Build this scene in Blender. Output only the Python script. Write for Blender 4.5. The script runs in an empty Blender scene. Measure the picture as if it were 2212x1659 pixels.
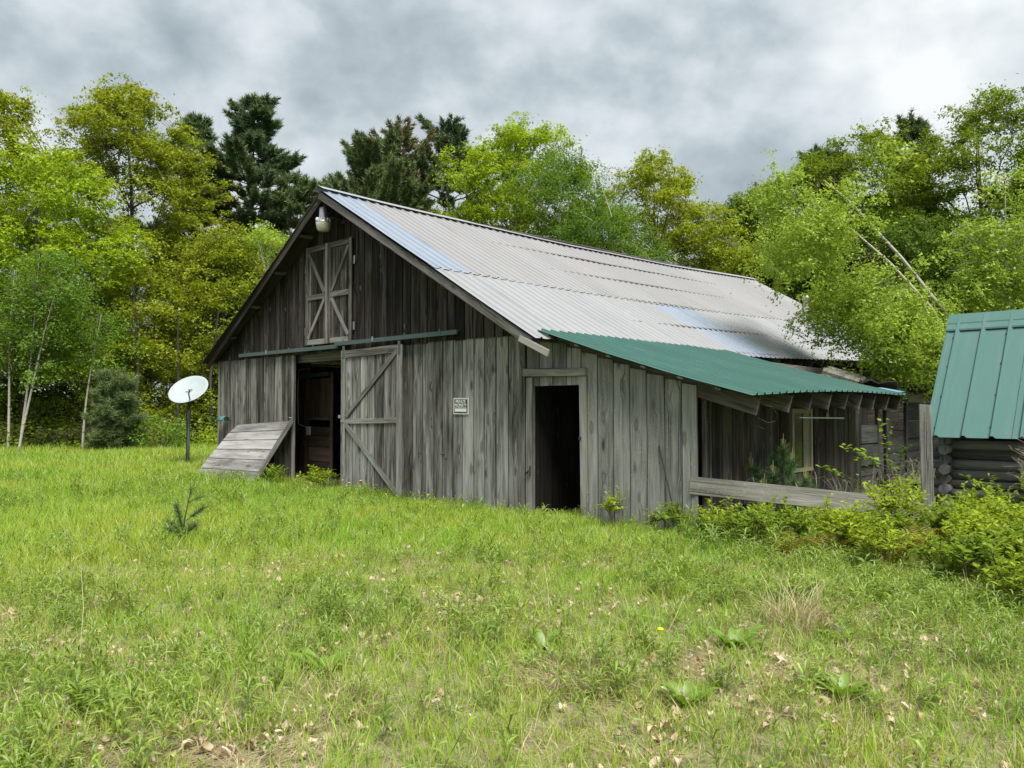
import bpy, math, random
import numpy as np
from mathutils import Vector, Matrix, Euler

R = math.radians
random.seed(7)
scene = bpy.context.scene
COL = scene.collection

# ------------------------------------------------------------------ camera, sky, sun, exposure
cam_d = bpy.data.cameras.new('camera')
cam_d.sensor_width = 36.0
cam_d.lens = 1700.0 / 2212.0 * 36.0
cam_d.clip_start = 0.05
cam_d.clip_end = 2000.0
cam = bpy.data.objects.new('camera', cam_d)
cam.location = (0, 0, 1.6)
cam.rotation_euler = (math.pi / 2 + 0.033, 0, 0)
COL.objects.link(cam)
scene.camera = cam

EXPOSURE = 1.45
SUN_ELEV, SUN_AZ = R(61), R(24)      # azimuth measured from straight behind the camera, towards its right
sun_d = bpy.data.lights.new('sun', 'SUN')
sun_d.energy = 2.8
sun_d.angle = R(34)
sun_d.color = (1.0, 0.965, 0.9)
sun = bpy.data.objects.new('sun', sun_d)
sdir = Vector((math.sin(SUN_AZ) * math.cos(SUN_ELEV), -math.cos(SUN_AZ) * math.cos(SUN_ELEV), math.sin(SUN_ELEV)))
sun.rotation_euler = sdir.to_track_quat('Z', 'Y').to_euler()
sun.location = (-10, -20, 30)
COL.objects.link(sun)

vs = scene.view_settings
vs.view_transform = 'Standard'
vs.look = 'None'
vs.gamma = 1.0
vs.use_curve_mapping = False
vs.exposure = EXPOSURE


class NT:
    """thin wrapper for building node trees"""
    def __init__(self, tree):
        self.t = tree

    def n(self, typ, ins=None, **props):
        nd = self.t.nodes.new(typ)
        for k, v in props.items():
            setattr(nd, k, v)
        for k, v in (ins or {}).items():
            if isinstance(v, bpy.types.NodeSocket):
                self.t.links.new(v, nd.inputs[k])
            else:
                nd.inputs[k].default_value = v
        return nd

    def link(self, a, b):
        self.t.links.new(a, b)

    def math(self, op, a, b=0.0, c=None, clamp=False):
        ins = {0: a, 1: b}
        if c is not None:
            ins[2] = c
        nd = self.n('ShaderNodeMath', ins, operation=op)
        nd.use_clamp = clamp
        return nd.outputs[0]

    def vmath(self, op, a, b):
        return self.n('ShaderNodeVectorMath', {0: a, 1: b}, operation=op).outputs[0]

    def mix(self, f, a, b, blend='MIX'):
        nd = self.n('ShaderNodeMix', None, data_type='RGBA', blend_type=blend)
        for i, v in ((0, f), (6, a), (7, b)):
            if isinstance(v, bpy.types.NodeSocket):
                self.t.links.new(v, nd.inputs[i])
            else:
                nd.inputs[i].default_value = v if i == 0 else (tuple(v) + (1.0,) if len(v) == 3 else v)
        return nd.outputs[2]

    def ramp(self, f, stops, interp='LINEAR'):
        nd = self.n('ShaderNodeValToRGB', {0: f})
        cr = nd.color_ramp
        cr.interpolation = interp
        while len(cr.elements) < len(stops):
            cr.elements.new(0.5)
        for e, (p, c) in zip(cr.elements, stops):
            e.position = p
            e.color = tuple(c) + (1.0,) if len(c) == 3 else c
        return nd.outputs[0]

    def step(self, f, lo, hi):
        return self.n('ShaderNodeMapRange', {0: f, 1: lo, 2: hi, 3: 0.0, 4: 1.0}, interpolation_type='SMOOTHSTEP').outputs[0]

    def noise(self, vec, scale, detail=4.0, rough=0.55, dist=0.0):
        return self.n('ShaderNodeTexNoise', {'Vector': vec, 'Scale': scale, 'Detail': detail, 'Roughness': rough, 'Distortion': dist}).outputs[0]


world = bpy.data.worlds.new('World')
scene.world = world
world.use_nodes = True
world.node_tree.nodes.clear()
w = NT(world.node_tree)
sky_tex = w.n('ShaderNodeTexSky', None, sky_type='NISHITA')
sky_tex.sun_disc = False
sky_tex.sun_elevation = SUN_ELEV
sky_tex.sun_rotation = math.pi + SUN_AZ
CLOUD_GAIN = 1.08 / 2 ** EXPOSURE
gen = w.n('ShaderNodeTexCoord').outputs['Generated']
nrm = w.n('ShaderNodeVectorMath', {0: gen}, operation='NORMALIZE').outputs[0]
sp = w.n('ShaderNodeSeparateXYZ', {0: nrm})
cl = w.vmath('ADD', w.vmath('MULTIPLY', nrm, (1.0, 1.0, 1.45)), (1.3, 2.0, 3.1))
big = w.noise(cl, 3.8, 3.5, 0.5, 0.1)
fine = w.noise(cl, 11.0, 5.0, 0.55, 0.1)
cf = w.math('ADD', w.math('MULTIPLY', big, 0.74), w.math('MULTIPLY', fine, 0.36))
cloud_col = w.ramp(cf, [(0.42, (0.34, 0.41, 0.455)), (0.51, (0.46, 0.53, 0.575)), (0.60, (0.64, 0.70, 0.74)), (0.74, (0.88, 0.91, 0.93))])
cloud_bg = w.n('ShaderNodeBackground', {0: cloud_col, 1: CLOUD_GAIN})
blue_bg = w.n('ShaderNodeBackground', {0: sky_tex.outputs[0], 1: 0.05})
gap = w.step(w.noise(cl, 3.1, 4.0, 0.5, 0.2), 0.70, 0.82)
mixs = w.n('ShaderNodeMixShader', {0: gap, 1: cloud_bg.outputs[0], 2: blue_bg.outputs[0]})
w.n('ShaderNodeOutputWorld', {0: mixs.outputs[0]})

# ------------------------------------------------------------------ frames and helpers
TH = 0.755
UX, UY = math.cos(TH), -math.sin(TH)      # along the barn front
VX, VY = math.sin(TH), math.cos(TH)       # back along the barn side
CX, CY = 0.2, 12.33


def bl(u, v, z=0.0):
    return Vector((CX + u * UX + v * VX, CY + u * UY + v * VY, z))


def to_uv(x, y):
    dx, dy = x - CX, y - CY
    return dx * UX + dy * UY, dx * VX + dy * VY


def sm(t):
    t = np.clip(t, 0, 1)
    return t * t * (3 - 2 * t)


def gz(x, y):
    """height of the meadow"""
    x = np.asarray(x, float)
    y = np.asarray(y, float)
    h = 0.30 * sm((y - 12.0) / 15.0)
    h = h + 0.025 * np.sin(x * 0.9 + 1.3) * np.cos(y * 0.7) + 0.015 * np.sin(x * 2.1 - y * 1.7)
    far = np.maximum(0.0, np.hypot(x, y) - 45.0)
    h = h + far * 0.012
    return h if h.ndim else float(h)


def vnoise(x, y, s, seed=0):
    """cheap smooth value noise in 0..1"""
    x = np.asarray(x) / s + seed * 17.31
    y = np.asarray(y) / s + seed * 9.77
    xi, yi = np.floor(x), np.floor(y)
    xf, yf = sm(x - xi), sm(y - yi)

    def h(a, b):
        v = np.sin(a * 127.1 + b * 311.7 + seed * 74.7) * 43758.5453
        return v - np.floor(v)
    return (h(xi, yi) * (1 - xf) + h(xi + 1, yi) * xf) * (1 - yf) + (h(xi, yi + 1) * (1 - xf) + h(xi + 1, yi + 1) * xf) * yf


def link(o, parent=None):
    COL.objects.link(o)
    if parent is not None:
        o.parent = parent
    return o


def tag(o, label=None, cat=None, group=None, kind=None):
    if label:
        o['label'] = label
    if cat:
        o['category'] = cat
    if group:
        o['group'] = group
    if kind:
        o['kind'] = kind
    return o


def thing(name, label, cat, loc=(0, 0, 0), rz=0.0, group=None):
    o = bpy.data.objects.new(name, None)
    o.empty_display_size = 0.2
    o.location = loc
    o.rotation_euler = (0, 0, rz)
    link(o)
    return tag(o, label, cat, group)


def mesh_np(name, verts, faces, mat=None, smooth=False):
    """faces: (n,k) int array, all with k corners"""
    me = bpy.data.meshes.new(name)
    verts = np.ascontiguousarray(verts, dtype=np.float32)
    faces = np.ascontiguousarray(faces, dtype=np.int32)
    n, k = faces.shape
    me.vertices.add(len(verts))
    me.vertices.foreach_set('co', verts.ravel())
    me.loops.add(n * k)
    me.loops.foreach_set('vertex_index', faces.ravel())
    me.polygons.add(n)
    me.polygons.foreach_set('loop_start', np.arange(0, n * k, k, dtype=np.int32))
    if smooth:
        me.polygons.foreach_set('use_smooth', np.ones(n, dtype=bool))
    me.update(calc_edges=True)
    if mat:
        me.materials.append(mat)
    return me


def obj(name, me, parent=None, loc=None, rot=None):
    o = bpy.data.objects.new(name, me)
    if loc is not None:
        o.location = loc
    if rot is not None:
        o.rotation_euler = rot
    return link(o, parent)


class MB:
    """collects simple shapes into one mesh"""
    def __init__(self):
        self.v, self.f = [], []

    def add(self, vs_, fs):
        b = len(self.v)
        self.v += [tuple(p) for p in vs_]
        self.f += [tuple(i + b for i in f) for f in fs]

    def box(self, x0, x1, y0, y1, z0, z1, m=None):
        p = [(x0, y0, z0), (x1, y0, z0), (x1, y1, z0), (x0, y1, z0), (x0, y0, z1), (x1, y0, z1), (x1, y1, z1), (x0, y1, z1)]
        if m is not None:
            p = [m @ Vector(q) for q in p]
        self.add(p, [(0, 3, 2, 1), (4, 5, 6, 7), (0, 1, 5, 4), (1, 2, 6, 5), (2, 3, 7, 6), (3, 0, 4, 7)])

    def tube(self, pts, rad, n=6, cap=True):
        pts = [Vector(p) for p in pts]
        if not isinstance(rad, (list, tuple)):
            rad = [rad] * len(pts)
        rings = []
        ref = Vector((0.31, 0.17, 0.93))
        for i, p in enumerate(pts):
            d = (pts[min(i + 1, len(pts) - 1)] - pts[max(i - 1, 0)]).normalized()
            a = d.cross(ref)
            if a.length < 0.05:
                a = d.cross(Vector((1, 0, 0)))
            a.normalize()
            b = d.cross(a)
            rings.append([p + (a * math.cos(2 * math.pi * k / n) + b * math.sin(2 * math.pi * k / n)) * rad[i] for k in range(n)])
        vs_ = [q for r in rings for q in r]
        fs = []
        for i in range(len(pts) - 1):
            for k in range(n):
                fs.append((i * n + k, i * n + (k + 1) % n, (i + 1) * n + (k + 1) % n, (i + 1) * n + k))
        if cap:
            fs.append(tuple(range(n - 1, -1, -1)))
            fs.append(tuple(range((len(pts) - 1) * n, len(pts) * n)))
        self.add(vs_, fs)

    def lathe(self, prof, n=20, m=None):
        """prof: list of (r, z)"""
        vs_, fs = [], []
        for r, z in prof:
            for k in range(n):
                a = 2 * math.pi * k / n
                p = Vector((r * math.cos(a), r * math.sin(a), z))
                vs_.append(m @ p if m is not None else p)
        for i in range(len(prof) - 1):
            for k in range(n):
                fs.append((i * n + k, i * n + (k + 1) % n, (i + 1) * n + (k + 1) % n, (i + 1) * n + k))
        self.add(vs_, fs)

    def build(self, name, mat, parent=None, smooth=False, loc=None, rot=None):
        me = bpy.data.meshes.new(name)
        me.from_pydata(self.v, [], self.f)
        if smooth:
            me.polygons.foreach_set('use_smooth', [True] * len(me.polygons))
        me.update()
        if mat:
            me.materials.append(mat)
        return obj(name, me, parent, loc, rot)


# ------------------------------------------------------------------ materials
def new_mat(name):
    m = bpy.data.materials.new(name)
    m.use_nodes = True
    m.node_tree.nodes.clear()
    return m, NT(m.node_tree)


def finish(t, bsdf, disp=None):
    t.n('ShaderNodeOutputMaterial', {0: bsdf})


def wood_mat(name, dark, mid, light, brown=0.0, browncol=(0.11, 0.05, 0.022), knots=0.75, lichen=0.0, grain=1.0, pale=0.0):
    """weathered plank; the board's length runs along its own Z"""
    m, t = new_mat(name)
    co = t.n('ShaderNodeTexCoord').outputs['Object']
    oi = t.n('ShaderNodeObjectInfo').outputs['Random']
    off = t.n('ShaderNodeCombineXYZ', {0: t.math('MULTIPLY', oi, 37.0), 1: t.math('MULTIPLY', oi, 11.0), 2: t.math('MULTIPLY', oi, 91.0)}).outputs[0]
    p = t.vmath('ADD', co, off)
    # knots: cells on the board face
    kv = t.vmath('MULTIPLY', p, (6.5, 0.0, 2.3))
    vor = t.n('ShaderNodeTexVoronoi', {'Vector': kv, 'Scale': 1.0, 'Randomness': 1.0}, voronoi_dimensions='3D')
    pick = t.math('GREATER_THAN', t.n('ShaderNodeSeparateXYZ', {0: vor.outputs['Color']}).outputs[0], 0.42)
    kd = vor.outputs['Distance']
    bend = t.math('MULTIPLY', t.math('SUBTRACT', 1.0, t.step(kd, 0.08, 0.60)), pick)
    core = t.math('MULTIPLY', t.math('SUBTRACT', 1.0, t.step(kd, 0.08, 0.18)), pick)
    ring = t.math('MULTIPLY', t.math('SUBTRACT', 1.0, t.step(kd, 0.15, 0.32)), pick)
    pg = t.vmath('ADD', p, t.n('ShaderNodeCombineXYZ', {0: t.math('MULTIPLY', bend, 0.05), 1: 0.0, 2: 0.0}).outputs[0])
    fineg = t.noise(t.vmath('MULTIPLY', pg, (95.0, 30.0, 2.2)), 1.0, 6.0, 0.62, 0.25)
    medg = t.noise(t.vmath('MULTIPLY', pg, (22.0, 9.0, 0.75)), 1.0, 4.0, 0.6, 0.5)
    blotch = t.noise(t.vmath('MULTIPLY', p, (6.0, 4.0, 0.8)), 1.0, 3.5, 0.6, 0.3)
    run = t.noise(t.vmath('MULTIPLY', p, (30.0, 10.0, 0.5)), 1.0, 2.0, 0.5)
    f = t.math('ADD', t.math('MULTIPLY', fineg, 0.40 * grain), t.math('ADD', t.math('MULTIPLY', medg, 0.26), t.math('MULTIPLY', blotch, 0.38)))
    f = t.math('ADD', f, t.math('MULTIPLY', t.math('SUBTRACT', oi, 0.5), 0.15))
    f = t.math('ADD', f, 0.5 * 0.40 * (1.0 - grain))
    col = t.ramp(f, [(0.38, dark), (0.50, mid), (0.65, light)])
    if brown > 0:
        bm = t.math('MULTIPLY', t.step(t.noise(t.vmath('MULTIPLY', p, (9.0, 4.0, 0.6)), 1.0, 3.0, 0.55, 0.3), 0.66 - 0.25 * brown, 0.80 - 0.2 * brown), 0.9)
        col = t.mix(bm, col, browncol)
    if lichen > 0:
        lm = t.step(t.noise(p, 42.0, 5.0, 0.7), 0.56, 0.64)
        area = t.step(t.noise(t.vmath('MULTIPLY', p, (1.5, 1.5, 0.8)), 1.0, 2.0, 0.5), 0.40, 0.62)
        col = t.mix(t.math('MULTIPLY', t.math('MULTIPLY', lm, area), lichen), col, (0.40, 0.42, 0.34))
    if pale > 0:
        col = t.mix(t.math('MULTIPLY', t.step(run, 0.58, 0.70), pale), col, tuple(min(0.5, c * 1.15) for c in light))
    col = t.mix(t.math('MULTIPLY', ring, 0.65 * knots), col, tuple(c * 0.55 for c in dark))
    kc = t.mix(t.step(t.n('ShaderNodeSeparateXYZ', {0: vor.outputs['Color']}).outputs[1], 0.35, 0.8), (0.22, 0.20, 0.18), (0.06, 0.025, 0.012))
    col = t.mix(t.math('MULTIPLY', core, 0.9 * knots), col, kc)
    # long drying cracks
    crk = t.math('MULTIPLY', t.step(t.noise(t.vmath('MULTIPLY', pg, (55.0, 3.0, 0.55)), 1.0, 2.0, 0.45), 0.665, 0.69), 0.75)
    col = t.mix(crk, col, tuple(c * 0.35 for c in dark))
    gx = t.n('ShaderNodeSeparateXYZ', {0: t.n('ShaderNodeTexCoord').outputs['Generated']}).outputs[0]
    edge = t.step(t.math('ABSOLUTE', t.math('SUBTRACT', gx, 0.5)), 0.43, 0.5)
    col = t.mix(t.math('MULTIPLY', edge, 0.55), col, tuple(c * 0.5 for c in dark))
    h = t.math('SUBTRACT', t.math('ADD', fineg, t.math('MULTIPLY', medg, 0.6)), t.math('MULTIPLY', crk, 0.8))
    bump = t.n('ShaderNodeBump', {'Strength': 0.42, 'Distance': 0.006, 'Height': h})
    b = t.n('ShaderNodeBsdfPrincipled', {'Base Color': col, 'Roughness': 0.88, 'Normal': bump.outputs[0], 'Specular IOR Level': 0.25})
    finish(t, b.outputs[0])
    return m


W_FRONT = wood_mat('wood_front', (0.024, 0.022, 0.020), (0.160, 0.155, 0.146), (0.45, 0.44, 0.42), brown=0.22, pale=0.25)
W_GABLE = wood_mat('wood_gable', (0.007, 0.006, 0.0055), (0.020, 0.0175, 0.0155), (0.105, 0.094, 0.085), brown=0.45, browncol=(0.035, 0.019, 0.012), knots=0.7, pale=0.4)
W_LEFT = wood_mat('wood_left', (0.016, 0.0145, 0.013), (0.088, 0.082, 0.075), (0.34, 0.326, 0.305), brown=0.4, browncol=(0.05, 0.029, 0.019), pale=0.45)
W_LEAN = wood_mat('wood_lean', (0.080, 0.081, 0.076), (0.21, 0.212, 0.202), (0.37, 0.37, 0.35), brown=0.0, lichen=0.7, knots=0.85)
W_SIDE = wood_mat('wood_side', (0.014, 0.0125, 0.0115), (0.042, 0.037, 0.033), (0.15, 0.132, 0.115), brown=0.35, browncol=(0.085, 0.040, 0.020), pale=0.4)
W_TRIM = wood_mat('wood_trim', (0.040, 0.037, 0.033), (0.140, 0.133, 0.123), (0.33, 0.318, 0.298), brown=0.05, knots=0.6, pale=0.2)
W_PANEL = wood_mat('wood_panel', (0.045, 0.043, 0.041), (0.165, 0.160, 0.155), (0.36, 0.352, 0.345), brown=0.0, knots=0.5, grain=0.8)
W_RAIL = wood_mat('wood_rail', (0.065, 0.062, 0.054), (0.195, 0.19, 0.168), (0.36, 0.352, 0.318), lichen=0.45, knots=0.5)
W_POST = wood_mat('wood_post', (0.040, 0.038, 0.034), (0.145, 0.14, 0.13), (0.33, 0.322, 0.302), lichen=0.3, knots=0.2, pale=0.3)
W_DARK = wood_mat('wood_dark_inside', (0.008, 0.007, 0.0065), (0.02, 0.018, 0.016), (0.045, 0.041, 0.037), knots=0.2)  # near-black tone puts the dimness inside the lean-to doorway into the colour
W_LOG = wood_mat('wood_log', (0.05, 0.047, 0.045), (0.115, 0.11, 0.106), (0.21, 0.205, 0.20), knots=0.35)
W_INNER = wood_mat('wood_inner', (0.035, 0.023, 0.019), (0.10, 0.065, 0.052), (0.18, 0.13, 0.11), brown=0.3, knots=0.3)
W_BEAM = wood_mat('wood_beam', (0.05, 0.046, 0.042), (0.12, 0.11, 0.10), (0.24, 0.225, 0.205), brown=0.15, knots=0.3)
W_SHED = wood_mat('wood_shed_shaded', (0.012, 0.012, 0.0115), (0.030, 0.031, 0.0295), (0.072, 0.073, 0.070), lichen=0.3, knots=0.3)  # shade of the trees and lean-to is darkened into this colour
W_MOSS = wood_mat('wood_mossy', (0.09, 0.085, 0.07), (0.20, 0.195, 0.16), (0.36, 0.36, 0.27), lichen=0.8, knots=0.2)


def paint_mat(name, base, rough=0.5, metallic=0.0, dirt=0.25, dirtcol=(0.2, 0.18, 0.15), spec=0.5, streak=(6.0, 6.0, 0.8), var=0.06):
    m, t = new_mat(name)
    co = t.n('ShaderNodeTexCoord').outputs['Object']
    oi = t.n('ShaderNodeObjectInfo').outputs['Random']
    p = t.vmath('ADD', co, t.n('ShaderNodeCombineXYZ', {0: t.math('MULTIPLY', oi, 31.0), 1: t.math('MULTIPLY', oi, 57.0), 2: 0.0}).outputs[0])
    n1 = t.noise(t.vmath('MULTIPLY', p, streak), 1.0, 6.0, 0.6, 0.2)
    n2 = t.noise(p, 2.0, 4.0, 0.6)
    v = t.math('ADD', 1.0 - var, t.math('MULTIPLY', t.math('ADD', oi, n2), var))
    col = t.vmath('MULTIPLY', base, t.n('ShaderNodeCombineXYZ', {0: v, 1: v, 2: v}).outputs[0])
    col = t.mix(t.math('MULTIPLY', t.step(n1, 0.5, 0.72), dirt), col, dirtcol)
    rg = t.math('ADD', rough - 0.08, t.math('MULTIPLY', n1, 0.2))
    bump = t.n('ShaderNodeBump', {'Strength': 0.12, 'Distance': 0.01, 'Height': n2})
    b = t.n('ShaderNodeBsdfPrincipled', {'Base Color': col, 'Roughness': rg, 'Metallic': metallic, 'Specular IOR Level': spec, 'Normal': bump.outputs[0]})
    finish(t, b.outputs[0])
    return m


M_TAUPE = paint_mat('metal_taupe', (0.24, 0.24, 0.243), 0.5, 0.0, 0.35, (0.25, 0.22, 0.2), streak=(1.2, 9.0, 1.2), var=0.12)
M_PALE = paint_mat('metal_pale', (0.25, 0.257, 0.266), 0.45, 0.0, 0.28, (0.33, 0.31, 0.3), streak=(1.2, 9.0, 1.2), var=0.12)
M_BLUE = paint_mat('metal_sky_tint', (0.215, 0.255, 0.315), 0.40, 0.0, 0.5, (0.31, 0.325, 0.345), streak=(1.2, 9.0, 1.2), var=0.12)  # bare metal, with the sky's reflection put into the blue base colour
M_GREEN = paint_mat('metal_green', (0.034, 0.106, 0.086), 0.45, 0.0, 0.45, (0.075, 0.135, 0.115), streak=(1.2, 9.0, 1.2), var=0.12)
M_CABIN = paint_mat('metal_cabin_green', (0.055, 0.135, 0.12), 0.45, 0.0, 0.35, (0.095, 0.155, 0.14), streak=(9.0, 1.2, 1.2))
M_TRACK = paint_mat('track_paint', (0.075, 0.115, 0.11), 0.5, 0.0, 0.4, (0.16, 0.15, 0.13))
M_TEAL = paint_mat('teal_paint', (0.06, 0.17, 0.18), 0.45, 0.0, 0.2)
M_GALV = paint_mat('galvanized', (0.55, 0.56, 0.57), 0.38, 0.85, 0.2, (0.3, 0.3, 0.3))
M_DARKMETAL = paint_mat('dark_metal', (0.05, 0.055, 0.05), 0.55, 0.4, 0.3, (0.1, 0.07, 0.05))
M_POLE = paint_mat('pole_metal', (0.20, 0.215, 0.21), 0.5, 0.5, 0.4, (0.12, 0.11, 0.10))
M_DISH = paint_mat('dish_white', (0.30, 0.345, 0.355), 0.5, 0.0, 0.25, (0.45, 0.48, 0.47), streak=(5, 5, 5))
M_WHITE = paint_mat('white_plastic', (0.72, 0.72, 0.69), 0.5, 0.0, 0.1)
M_CREAM = paint_mat('cream_paint', (0.42, 0.39, 0.27), 0.6, 0.0, 0.4, (0.22, 0.2, 0.14))
M_BLACK = paint_mat('black_print', (0.012, 0.014, 0.013), 0.5, 0.0, 0.0)
M_SIGNWHITE = paint_mat('sign_white', (0.88, 0.89, 0.87), 0.5, 0.0, 0.05)
M_FELT = paint_mat('roofing_felt', (0.045, 0.04, 0.036), 0.9, 0.0, 0.5, (0.11, 0.1, 0.08), streak=(5, 5, 5))
M_TARP = paint_mat('blue_tarp', (0.16, 0.27, 0.42), 0.5, 0.0, 0.2)


def lens_mat():
    m, t = new_mat('lamp_lens')
    b = t.n('ShaderNodeBsdfPrincipled', {'Base Color': (0.62, 0.62, 0.47, 1), 'Roughness': 0.3, 'Transmission Weight': 0.35, 'Subsurface Weight': 0.0})
    finish(t, b.outputs[0])
    return m


def glass_mat(name, tint=(0.02, 0.022, 0.022)):
    m, t = new_mat(name)
    b = t.n('ShaderNodeBsdfPrincipled', {'Base Color': tint + (1,), 'Roughness': 0.12, 'Specular IOR Level': 0.6})
    finish(t, b.outputs[0])
    return m


M_LENS = lens_mat()
M_GLASS = glass_mat('window_glass')


def leaf_mat(name, a, b_, c=None, trans=0.45, vary=0.65, scale=0.55, gloss=0.01):
    """a..b_ random per leaf and per bough; c = a rarer third colour"""
    m, t = new_mat(name)
    g = t.n('ShaderNodeNewGeometry')
    ri = g.outputs['Random Per Island']
    oi = t.n('ShaderNodeObjectInfo').outputs['Random']
    n = t.noise(g.outputs['Position'], scale, 3.0, 0.6)
    f = t.math('ADD', t.math('MULTIPLY', t.step(n, 0.36, 0.64), 0.6), t.math('MULTIPLY', ri, 0.4))
    col = t.mix(f, a, b_)
    if c is not None:
        col = t.mix(t.step(t.math('ADD', t.math('MULTIPLY', t.noise(g.outputs['Position'], scale * 1.9, 2.0, 0.5), 0.7), t.math('MULTIPLY', ri, 0.3)), 0.50, 0.66), col, c)
    v = t.math('ADD', 1.0 - 0.4 * vary, t.math('MULTIPLY', ri, 0.8 * vary))
    col = t.vmath('MULTIPLY', col, t.n('ShaderNodeCombineXYZ', {0: v, 1: v, 2: v}).outputs[0])
    d = t.n('ShaderNodeBsdfDiffuse', {0: col})
    tc = t.vmath('MULTIPLY', col, (1.25, 1.15, 0.7))
    tr = t.n('ShaderNodeBsdfTranslucent', {0: tc})
    mx = t.n('ShaderNodeMixShader', {0: trans, 1: d.outputs[0], 2: tr.outputs[0]})
    gl = t.n('ShaderNodeBsdfGlossy', {0: (1, 1, 1, 1), 1: 0.45})
    m2 = t.n('ShaderNodeMixShader', {0: gloss, 1: mx.outputs[0], 2: gl.outputs[0]})
    finish(t, m2.outputs[0])
    return m


L_MAPLE = leaf_mat('leaf_maple_olive', (0.175, 0.25, 0.015), (0.265, 0.33, 0.023), (0.26, 0.285, 0.025))
L_YELLOW = leaf_mat('leaf_yellow_green', (0.205, 0.32, 0.013), (0.31, 0.42, 0.022))
L_GOLD = leaf_mat('leaf_golden', (0.195, 0.27, 0.015), (0.295, 0.36, 0.025), (0.275, 0.315, 0.026))
L_BIRCH = leaf_mat('leaf_birch', (0.10, 0.20, 0.026), (0.17, 0.28, 0.036))
L_PALE = leaf_mat('leaf_pale_birch', (0.23, 0.345, 0.048), (0.33, 0.45, 0.072))
L_MID = leaf_mat('leaf_mid_green', (0.125, 0.20, 0.018), (0.205, 0.275, 0.024))
L_DEEP = leaf_mat('leaf_deep_green', (0.065, 0.125, 0.016), (0.11, 0.18, 0.022))
L_SHRUB = leaf_mat('leaf_shrub', (0.205, 0.30, 0.02), (0.325, 0.415, 0.036), scale=2.5)
L_SHRUB2 = leaf_mat('leaf_shrub_green', (0.14, 0.235, 0.022), (0.23, 0.325, 0.035), scale=2.5)
L_FERN = leaf_mat('leaf_fern_bronze', (0.20, 0.17, 0.02), (0.25, 0.23, 0.03), (0.17, 0.10, 0.022), scale=3.0)
L_SAPLING = leaf_mat('leaf_sapling', (0.15, 0.28, 0.03), (0.25, 0.36, 0.04), scale=3.0)
L_WEED = leaf_mat('leaf_weed', (0.165, 0.26, 0.034), (0.245, 0.345, 0.05), scale=0.8, gloss=0.03)
L_BROAD = leaf_mat('leaf_broad', (0.12, 0.235, 0.025), (0.19, 0.31, 0.035), scale=1.2, gloss=0.04)
L_BRAMBLE = leaf_mat('leaf_bramble', (0.05, 0.10, 0.02), (0.10, 0.16, 0.03), scale=2.0)
L_NEEDLE = leaf_mat('needle_dark', (0.075, 0.125, 0.062), (0.145, 0.20, 0.088), trans=0.2, scale=0.5)
L_NEEDLE2 = leaf_mat('needle_light', (0.105, 0.155, 0.065), (0.17, 0.225, 0.088), trans=0.2, scale=0.5)
L_NEEDLEB = leaf_mat('needle_brownish', (0.12, 0.125, 0.055), (0.20, 0.19, 0.085), trans=0.2, scale=0.6)
L_NEEDLEY = leaf_mat('needle_young', (0.07, 0.14, 0.055), (0.12, 0.20, 0.08), trans=0.2, scale=3.0)
L_NEEDLEP = leaf_mat('needle_pale', (0.12, 0.175, 0.075), (0.19, 0.25, 0.10), trans=0.25, scale=2.0)
L_CANDLE = leaf_mat('pine_candle', (0.25, 0.29, 0.10), (0.34, 0.36, 0.14), trans=0.1, scale=3.0)
L_STRAW = leaf_mat('straw', (0.36, 0.30, 0.17), (0.50, 0.44, 0.28), (0.28, 0.22, 0.12), trans=0.2, scale=3.0)
L_DEAD = leaf_mat('dead_leaf', (0.42, 0.33, 0.21), (0.58, 0.50, 0.38), (0.30, 0.19, 0.10), trans=0.15, scale=5.0)
L_BLOOM = leaf_mat('dandelion_yellow', (0.65, 0.55, 0.02), (0.75, 0.62, 0.03), trans=0.1)


def grass_mat():
    m, t = new_mat('grass_blade')
    g = t.n('ShaderNodeNewGeometry')
    ri = g.outputs['Random Per Island']
    ob = t.n('ShaderNodeObjectInfo').outputs['Random']
    pos = g.outputs['Position']
    n1 = t.noise(pos, 0.33, 3.0, 0.6)
    n2 = t.noise(pos, 1.7, 3.0, 0.6)
    f = t.math('ADD', t.math('MULTIPLY', t.step(n1, 0.38, 0.62), 0.55), t.math('MULTIPLY', t.step(n2, 0.3, 0.7), 0.45))
    lush = t.mix(ri, (0.122, 0.262, 0.016), (0.21, 0.37, 0.026))
    dry = t.mix(ri, (0.215, 0.295, 0.026), (0.325, 0.39, 0.048))
    col = t.mix(f, lush, dry)
    py = t.n('ShaderNodeSeparateXYZ', {0: pos}).outputs[1]
    near = t.math('SUBTRACT', 1.0, t.step(py, 4.0, 10.0))
    straw_lim = t.math('ADD', 0.93, t.math('MULTIPLY', near, -0.14))
    st = t.math('GREATER_THAN', t.math('FRACT', t.math('MULTIPLY', t.math('ADD', ri, ob), 7.3)), straw_lim)
    col = t.mix(t.math('MULTIPLY', st, 0.85), col, (0.40, 0.34, 0.18))
    upn = t.n('ShaderNodeVectorMath', {0: t.vmath('ADD', t.vmath('MULTIPLY', g.outputs['Normal'], (0.75, 0.75, 0.75)), (0.0, 0.0, 0.6))}, operation='NORMALIZE').outputs[0]
    d = t.n('ShaderNodeBsdfDiffuse', {0: col, 'Normal': upn})
    tr = t.n('ShaderNodeBsdfTranslucent', {0: t.vmath('MULTIPLY', col, (1.2, 1.15, 0.7))})
    mx = t.n('ShaderNodeMixShader', {0: 0.34, 1: d.outputs[0], 2: tr.outputs[0]})
    gl = t.n('ShaderNodeBsdfGlossy', {0: (1, 1, 1, 1), 1: 0.4})
    m2 = t.n('ShaderNodeMixShader', {0: 0.03, 1: mx.outputs[0], 2: gl.outputs[0]})
    finish(t, m2.outputs[0])
    return m


M_GRASS = grass_mat()


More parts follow.
